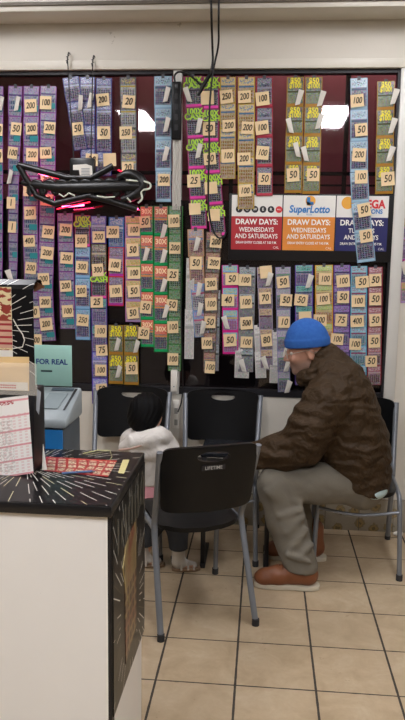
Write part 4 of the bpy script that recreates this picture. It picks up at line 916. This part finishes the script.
s = NT('stubbled_skin'); x, y, z, v = s.pos(); o3 = hdc-np.array(man.location)
def dotn(ax, c0): return s.math('ADD', s.math('ADD', s.mul(x, float(ax[0])), s.mul(y, float(ax[1]))), s.math('ADD', s.mul(z, float(ax[2])), -float(ax@o3)-c0))
fa, ua = dotn(fwd, 0), dotn(upv, 0)
jw = s.n('ShaderNodeMapRange'); jw.inputs[1].default_value = -.045; jw.inputs[2].default_value = -.075; s.link(ua, jw.inputs[0])
jn = s.math('ADD', s.mul(jw.outputs[0], s.mul(s.gt(fa, -.03), s.gt(ua, -.17))), 0.0)
c = s.mix(s.noise(v, 40, 4), '#b0806a', '#c0917c'); c = s.mix(s.mul(jn, s.math('ADD', .45, s.mul(s.noise(v, 260, 2), .4))), c, '#75675f')
g.build('body', s.fin(c, .5), man)
for q in (-1, 1):
    e = SDF(hl(.078, q*.032, -.015)-.03, hl(.078, q*.032, -.015)+.03, .002); e.ell(hl(.080, q*.032, -.015), (.012, .012, .0115), HM); e.build('eye', plain('eye_white', '#cfc8bf', .2), man)
# stubble over jaw, hair at nape
g = SDF(hdc-.2, hdc+.2, .005)
g.ell(hl(-.008, 0, .008), (.102, .080, .1), HM, .015, clip=[(hl(0, 0, -.02), upv), (hl(.0, 0, 0), fwd)])
g.build('grey_stubble', plain('grey_stubble', '#8d7b70', .9, var=.25, scale=160), man)
# beanie
bc = hl(-.006, 0, .022)
g = SDF(hdc-.2, hdc+.22, .005); g.ell(bc, (.113, .096, .126), HM, .01, clip=[(hl(0, 0, .008), -unit(upv*1-fwd*.10))])
g.ell(hl(-.006, 0, .028), (.115, .098, .118), HM, .008, clip=[(hl(0, 0, .006), -unit(upv-fwd*.10)), (hl(0, 0, .045), unit(upv-fwd*.10))])
s = NT('blue_knit'); x, y, z, v = s.pos(); wv = s.n('ShaderNodeTexWave', bands_direction='Z'); wv.inputs['Scale'].default_value = 70; s.link(v, wv.inputs['Vector']); s.bump(s.math('ADD', wv.outputs[1], s.noise(v, 200, 2)), .2, .003)
M['beanie'] = s.fin(s.mix(s.noise(v, 60, 3), '#1d4f9c', '#3068b4'), .9)
g.build('beanie', M['beanie'], man)
# glasses
gl_ = empty('glasses', man.location, None, None); gl_.parent = man; gl_.location = (0, 0, 0)
b = MB()
for q in (-1, 1):
    pts = [hl(.108+.002*math.cos(k*PI/8), q*.033+.022*math.cos(k*PI/8), -.018+.017*math.sin(k*PI/8)) for k in range(17)]; b.tube(pts, .0016, 6)
    b.tube([hl(.106, q*.056, -.012), hl(.09, q*.074, -.010), hl(.0, q*.084, -.006), hl(-.02, q*.084, -.022)], .0018, 6)
b.tube([hl(.109, -.011, -.014), hl(.112, 0, -.010), hl(.109, .011, -.014)], .0016, 6)
COL.objects.unlink(gl_); bpy.data.objects.remove(gl_)
gfr = b.build('glasses', plain('wire_frame', '#a9a49a', .3, metal=.6), man)
for q in (-1, 1):
    b = MB(); b.prism([hl(.107, q*.033+.021*math.cos(k*PI/8), -.018+.016*math.sin(k*PI/8)) for k in range(16)], fwd*.0015); b.build('lens', clear('spectacle_lens', (.9, .95, .95)), man)
# jacket
s = NT('brown_quilted_nylon'); x, y, z, v = s.wpos()
wv = s.n('ShaderNodeTexWave', bands_direction='Z', wave_profile='SIN'); wv.inputs['Scale'].default_value = 5.0; wv.inputs['Distortion'].default_value = 9; wv.inputs['Detail'].default_value = 3; wv.inputs['Detail Scale'].default_value = 1.6; s.link(v, wv.inputs['Vector'])
fold = s.noise(v, 26, 4, .55, 1.2)
s.bump(s.math('ADD', wv.outputs[1], s.mul(fold, 1.1)), .55, .016)
M['jacket'] = s.fin(s.mix(fold, '#2b1f0f', '#43301a'), s.math('ADD', .6, s.mul(fold, .15)), spec=.3)
jac = SDF((-.1, 3.1, .42), (.95, 3.98, 1.36), .0085)
off_ = np.array([0, .10, 0])
for sg in (-1, 1):
    jac.chain([hips+np.array([-.01, sg*.07, .03]), mids+np.array([0, sg*.065, 0]), chest+np.array([0, sg*.065, 0]), mp(337, 386, YM)+np.array([0, sg*.07, 0]), mp(330, 372, YM)+np.array([0, sg*.03, 0])], [.155, .168, .168, .138, .100], .06)
jac.chain([mp(326, 375, YM), mp(322, 362, YM), mp(322, 356, YM)], [.092, .083, .080], .02)
jac.cone(mp(336, 366, YM), mp(330, 353, YM), .072, .040, .03)
jac.chain([shN, mp(311, 427, nY-.03), elN, mp(283, 452, nY-.01), wrN+np.array([.0, 0, 0])], [.125, .110, .102, .090, .070], .04)
jac.chain([shF, mp(311, 430, fY), elF, (wrF+elF)/2, wrF+np.array([.04, 0, .01])], [.115, .1, .09, .08, .06], .04)
# neck opening
jac.cone(hl(.03, 0, -.10), hl(.02, 0, -.02), .05, .085, .01, 'sub')
jac.cone(wrN+np.array([-.09, .0, -.02]), wrN+np.array([-.035, 0, -.008]), .075, .05, .004, 'sub'); 
jac.cut((mp(340, 487, 3.4)[0], 0, mp(340, 487, 3.4)[2]), unit((-.20, 0, -1)))
def quilt(X, Y, Z):
    ph = Z*2*PI/.062+X*4+1.2*np.sin(X*11+Y*7)+.8*np.sin(Y*17-Z*9)
    return .0028*np.cos(ph)+.0055*np.sin(X*37+Z*23+np.sin(Y*21)*2)*np.sin(Z*41-X*13)
jac.warp(quilt); jac.build('jacket', M['jacket'], man)
cb = [hl(-.025+.088*math.cos(a), .086*math.sin(a), -.118-.020*math.cos(a)) for a in [2*PI*k/24 for k in range(22)][:]]
cb = [hl(-.028+.090*math.cos(2*PI*k/24), .084*math.sin(2*PI*k/24), -.112-.022*math.cos(2*PI*k/24)) for k in range(1, 24)]
g = SDF(hdc-.26, hdc+.2, .006)
for i in range(len(cb)-1): g.cone(cb[i], cb[i+1], .020, .020, .02); g.cone(cb[i]-upv*.03, cb[i+1]-upv*.03, .024, .024, .02)
g.warp(lambda X, Y, Z: .002*np.sin(X*60+Z*40)); g.build('collar', M['jacket'], man)
# shirt hem
g = SDF((.3, 3.1, .3), (.95, 3.98, .75), .008); sh_c = mp(369, 484.5, YM-.045)
g.ell(sh_c, (.094, .165, .058), None, .02); g.build('shirt_hem', plain('pale_blue_shirt', '#bcd3d6', .8), man)
# trousers
s = NT('grey_cotton_trousers'); x, y, z, v = s.wpos(); nz = s.noise(v, 9, 3, .45, 1.2); s.bump(nz, .35, .02)
M['trouser'] = s.fin(s.mix(nz, '#625d53', '#787265'), .9)
g = SDF((-.1, 3.1, .05), (.95, 3.98, .75), .008)
g.cone(hips+np.array([0, -.08, -.02]), hips+np.array([0, .08, -.02]), .115, .115, .05)
g.chain([hipN, mp(315, 483, 3.40), mp(277, 485, 3.36), mp(286, 520, 3.33), mp(301, 566, 3.29)], [.108, .100, .094, .092, .082], .03)
g.chain([hipF, mp(320, 484, 3.66), knF, mp(295, 515, 3.62), mp(309, 545, 3.625)], [.105, .095, .085, .08, .066], .03)
zc = mp(300, 564, 3.29)[2]; g.warp(lambda X, Y, Z: .0032*np.sin(Z*34+X*30+2*np.sin(Y*16))*np.sin(X*9-Z*6+Y*10))
for (a, b_, ya, yb_, r_) in (((299, 503), (283, 497), 3.29, 3.275, .016), ((301, 510), (280, 516), 3.27, 3.245, .016), ((303, 517), (286, 532), 3.265, 3.24, .015), ((306, 530), (291, 548), 3.26, 3.225, .015), ((311, 545), (298, 558), 3.25, 3.215, .015), ((268, 492), (285, 503), 3.275, 3.275, .014), ((310, 490), (296, 480), 3.31, 3.30, .016), ((326, 494), (312, 482), 3.33, 3.31, .015), ((288, 555), (310, 562), 3.215, 3.215, .014)):
    g.cone(mp(*a, ya), mp(*b_, yb_), r_, r_*.6, .022)
g.cut((0, 0, zc), (-.10, 0, -1)); g.build('trousers', M['trouser'], man)
# boots
LEA = plain('orange_brown_leather', '#7b492b', .5, var=.22, scale=22, bump=.15); SOLE = plain('cream_rubber_sole', '#cfc7b4', .6, var=.1)
def boot(toe, heel, Y, top, flat):
    tx, hx = at(*toe, Y)[0], at(*heel, Y)[0]; L_ = hx-tx
    P0 = np.array([tx, Y, 0.0])
    def q(u, dy, z): return P0+np.array([u*L_, dy, z])
    g = SDF((tx-.05, Y-.09, .0), (hx+.05, Y+.09, top+.05), .0045)
    g.chain([q(.16, 0, .050), q(.36, 0, .060), q(.60, 0, .072), q(.83, 0, .066)], [.042, .047, .047, .043], .02, sq=(1, 1, 1))
    g.ell(q(.16, -.004, .048), (.054, .047, .036), None, .015); g.cone(q(.80, 0, .08), q(.79, 0, top), .050, .052, .03)
    g.cone(q(.60, 0, .085), q(.72, 0, .12), .038, .044, .03)
    g.cut((0, 0, .022), (0, 0, -1)); bt = g.build('boot', LEA, man)
    outl = []
    for k in range(40):
        a = 2*PI*k/40; u = .5-.5*math.cos(a); wd = .046*(1-.22*math.sin(min(1, max(0, (u-.35)/.4))*PI)) * abs(math.sin(a))**.55
        outl.append(q(u*1.02-.01, math.copysign(wd, math.sin(a)), .001))
    MB().prism(outl, (0, 0, .024)).build('sole', SOLE, bt, bevel=.003)
    b = MB()
    for k in range(5):
        u = .38+.05*k; z_ = .112+.012*k; b.tube([q(u, -.03, z_-.018), q(u+.005, 0, z_+.003), q(u, .03, z_-.018)], .0028, 6)
    MB().tube([q(.36-.30*math.sin(a), .040*math.cos(a), .078-.004*math.sin(a)) for a in [PI*k/12 for k in range(13)]], .003, 6, smooth=1).build('toe_seam', plain('dark_seam', '#4e2814', .6), bt)
    b.build('lace', plain('brown_lace', '#5b3420', .7), bt)
boot((254.5, 585), (319, 585), 3.285, .12, 0)
boot((264, 553), (326, 555), 3.625, .175, 0)
# ---------------- standing small child, back to the camera
kY = 3.44
k1, k2 = fl(147, 566), fl(184, 570)
kid = empty('person', ((k1[0]+k2[0])/2, kY, 0), 'small black haired child in a white hooded jacket standing before a chair', 'person')
hd = mp(147, 413, kY); kz = lambda py: at(150, py, kY)[2]
kn = hd+np.array([.0, 0, -.10]); ch_ = np.array([hd[0]+.01, kY, kz(455)]); hp = np.array([(k1[0]+k2[0])/2-.02, kY+.0, kz(497)])
kf = unit((.55, .8, -.12)); ku = unit((.05, .08, 1)); kl = np.cross(ku, kf); KM = np.array([kf, kl, ku])
def kh(a, b_, c_): return hd+kf*a+kl*b_+ku*c_
g = SDF((-.85, 3.15, 0), (-.15, 3.8, 1.0), .005)
g.chain([hp, ch_, kn], [.075, .075, .035], .04); g.cone(kn, kh(-.01, 0, -.06), .034, .036, .02)
g.ell(kh(0, 0, .008), (.082, .07, .08), KM, .02); g.ell(kh(.028, 0, -.035), (.05, .055, .05), KM, .03); g.ell(kh(.06, 0, -.065), (.015, .016, .012), KM, .015)
g.cone(kh(.078, 0, -.01), kh(.088, 0, -.03), .005, .008, .008)
for q in (-1, 1): g.ell(kh(-.002, q*.07, -.015), (.014, .008, .022), KM, .005); g.ell(kh(.072, q*.025, -.008), (.009, .011, .007), KM, .006, 'sub')
g.ell(kh(.072, 0, -.048), (.008, .014, .005), KM, .005)
sR, sL = ch_+np.array([.085, -.03, .05]), ch_+np.array([-.085, .05, .05])
eR, eL = np.array([-.485, kY+.05, .575]), np.array([-.66, kY+.08, .575]); wR, wL = np.array([-.52, kY+.17, .60]), np.array([-.61, kY+.19, .60])
g.chain([sR, eR, wR], [.034, .028, .02], .02); g.chain([sL, eL, wL], [.034, .028, .02], .02)
lh, rh = hp+np.array([-.045, 0, 0]), hp+np.array([.045, 0, 0])
a1, a2 = np.array([k1[0]-.02, k1[1], .07]), np.array([k2[0]-.03, k2[1], .07])
n1, n2 = (lh+a1)/2+np.array([.02, .03, 0]), (rh+a2)/2+np.array([.01, .03, 0])
g.chain([lh, n1, a1], [.05, .042, .03], .02); g.chain([rh, n2, a2], [.05, .042, .03], .02)
for a_ in (a1, a2): g.cone(a_+np.array([0, 0, -.035]), a_+np.array([.075, .012, -.048]), .026, .02, .02)
hand(g, wR, (.8, .5, -.15), (0, 0, 1), (-.5, .8, 0), .56, .2); hand(g, wL, (.55, .8, -.3), (0, 0, 1), (.8, -.55, 0), .56, .3)
g.build('body', SKIN2, kid)
g = SDF(hd-.18, hd+.18, .0045); g.ell(kh(-.008, 0, .012), (.094, .087, .094), KM, .02); g.ell(kh(-.034, 0, -.035), (.062, .082, .062), KM, .03)
g.cone(kh(.07, -.06, -.03), kh(.085, .06, -.03), .035, .035, .02, 'sub'); g.ell(kh(.085, 0, -.03), (.04, .06, .055), KM, .01, 'sub')
g.warp(lambda X, Y, Z: .0016*np.sin(X*260+8*np.sin(Z*20)))
g.build('hair', plain('black_hair', '#040405', .65, var=.4, scale=90, bump=.3, spec=.15), kid)
s = NT('white_fleece'); x, y, z, v = s.wpos(); nz = s.noise(v, 22, 4, .5, 1.0); s.bump(nz, .45, .018); M['fleece'] = s.fin(s.mix(nz, '#cfcac4', '#e0dcd6'), .85)
g = SDF((-.9, 3.15, .40), (-.15, 3.8, .92), .006); zhem = kz(480)
g.chain([np.array([ch_[0]+.01, kY, zhem+.01]), np.array([ch_[0], kY, kz(462)]), np.array([ch_[0]+.005, kY, kz(446)])], [.125, .125, .118], .04, sq=(1.08, .9, 1))
g.cone(sL+np.array([.01, 0, -.03]), sR+np.array([0, 0, -.035]), .082, .074, .04)
g.chain([sR, eR, wR], [.07, .058, .036], .03); g.chain([sL, eL, wL], [.07, .058, .036], .03)
# hood lying on the back
g.chain([mp(125, 447, kY-.09), mp(135, 442, kY-.115), mp(148, 440, kY-.12), mp(160, 436, kY-.10), mp(166, 436, kY-.06)], [.032, .042, .046, .04, .032], .025)
g.cone(mp(138, 453, kY-.11), mp(160, 453, kY-.11), .045, .042, .03)
g.warp(lambda X, Y, Z: .004*np.sin(Z*55+X*30+2*np.sin(X*40))*np.sin(X*26-Z*17+Y*20))
g.cut((0, 0, zhem), (0, 0, -1)); g.build('jacket', M['fleece'], kid)
b = MB(); b.tube([mp(119, 450, kY-.125), mp(130, 449, kY-.155), mp(143, 445, kY-.166), mp(155, 438, kY-.145), mp(163, 431, kY-.12)], .006, 8, smooth=1); b.build('hood_edge', plain('pinkish_lining', '#b79a8c', .8), kid, smooth=.9)
g = SDF((-.8, 3.2, .35), (-.2, 3.7, .7), .006); g.chain([np.array([ch_[0]+.0, kY, kz(498)]), np.array([ch_[0], kY, zhem+.03])], [.108, .105], .02); g.cut((0, 0, kz(499)), (0, 0, -1)); g.build('pink_top', plain('pink_top', '#d99aa4', .85), kid)
g = SDF((-.8, 3.2, .0), (-.2, 3.75, .65), .006); g.cone(hp+np.array([-.02, 0, -.01]), hp+np.array([.02, 0, -.01]), .085, .085, .03)
g.chain([lh, n1, a1+np.array([0, 0, .045])], [.068, .058, .048], .025); g.chain([rh, n2, a2+np.array([0, 0, .045])], [.068, .058, .048], .025); g.cut((0, 0, .115), (0, 0, -1))
g.build('leggings', plain('charcoal_leggings', '#34363a', .9), kid)
SOCK = plain('white_sock', '#cbc7c0', .9); STRAP = plain('pale_sandal_strap', '#c9c2b8', .5); SS = plain('tan_sandal_sole', '#8c735a', .6)
for a_ in (a1, a2):
    g = SDF(a_-.12, a_+.14, .004); g.cone(a_+np.array([0, 0, .06]), a_+np.array([0, 0, -.02]), .036, .034, .01); g.cone(a_+np.array([0, 0, -.032]), a_+np.array([.078, .012, -.046]), .027, .018, .02); g.cut((0, 0, .013), (0, 0, -1)); g.build('sock', SOCK, kid)
    d_ = unit((.08, .012, 0)); n_ = np.array([-d_[1], d_[0], 0]); base = np.array([a_[0], a_[1], 0])-d_*.035
    ol = [base+d_*(.075-.075*math.cos(2*PI*k/28))+n_*.033*math.copysign(abs(math.sin(2*PI*k/28))**.6, math.sin(2*PI*k/28))+np.array([0, 0, .001]) for k in range(28)]
    sl_ = MB().prism(ol, (0, 0, .014)).build('sandal', SS, kid, bevel=.002)
    b = MB()
    for f_, zt in ((.05, .052), (.085, .040), (.115, .031)):
        c_ = base+d_*f_; b.tube([c_+n_*.034+np.array([0, 0, .012]), c_+n_*.026+np.array([0, 0, zt-.004]), c_+np.array([0, 0, zt+.006]), c_-n_*.026+np.array([0, 0, zt-.004]), c_-n_*.034+np.array([0, 0, .012])], .0055, 8, smooth=1)
    b.build('strap', STRAP, sl_, smooth=.9)
# ------------------------------------------------------------------ world (night outside)
w = bpy.data.worlds.new('night'); SC.world = w; w.use_nodes = True
w.node_tree.nodes['Background'].inputs[0].default_value = (.02, .018, .022, 1); w.node_tree.nodes['Background'].inputs[1].default_value = 1.0
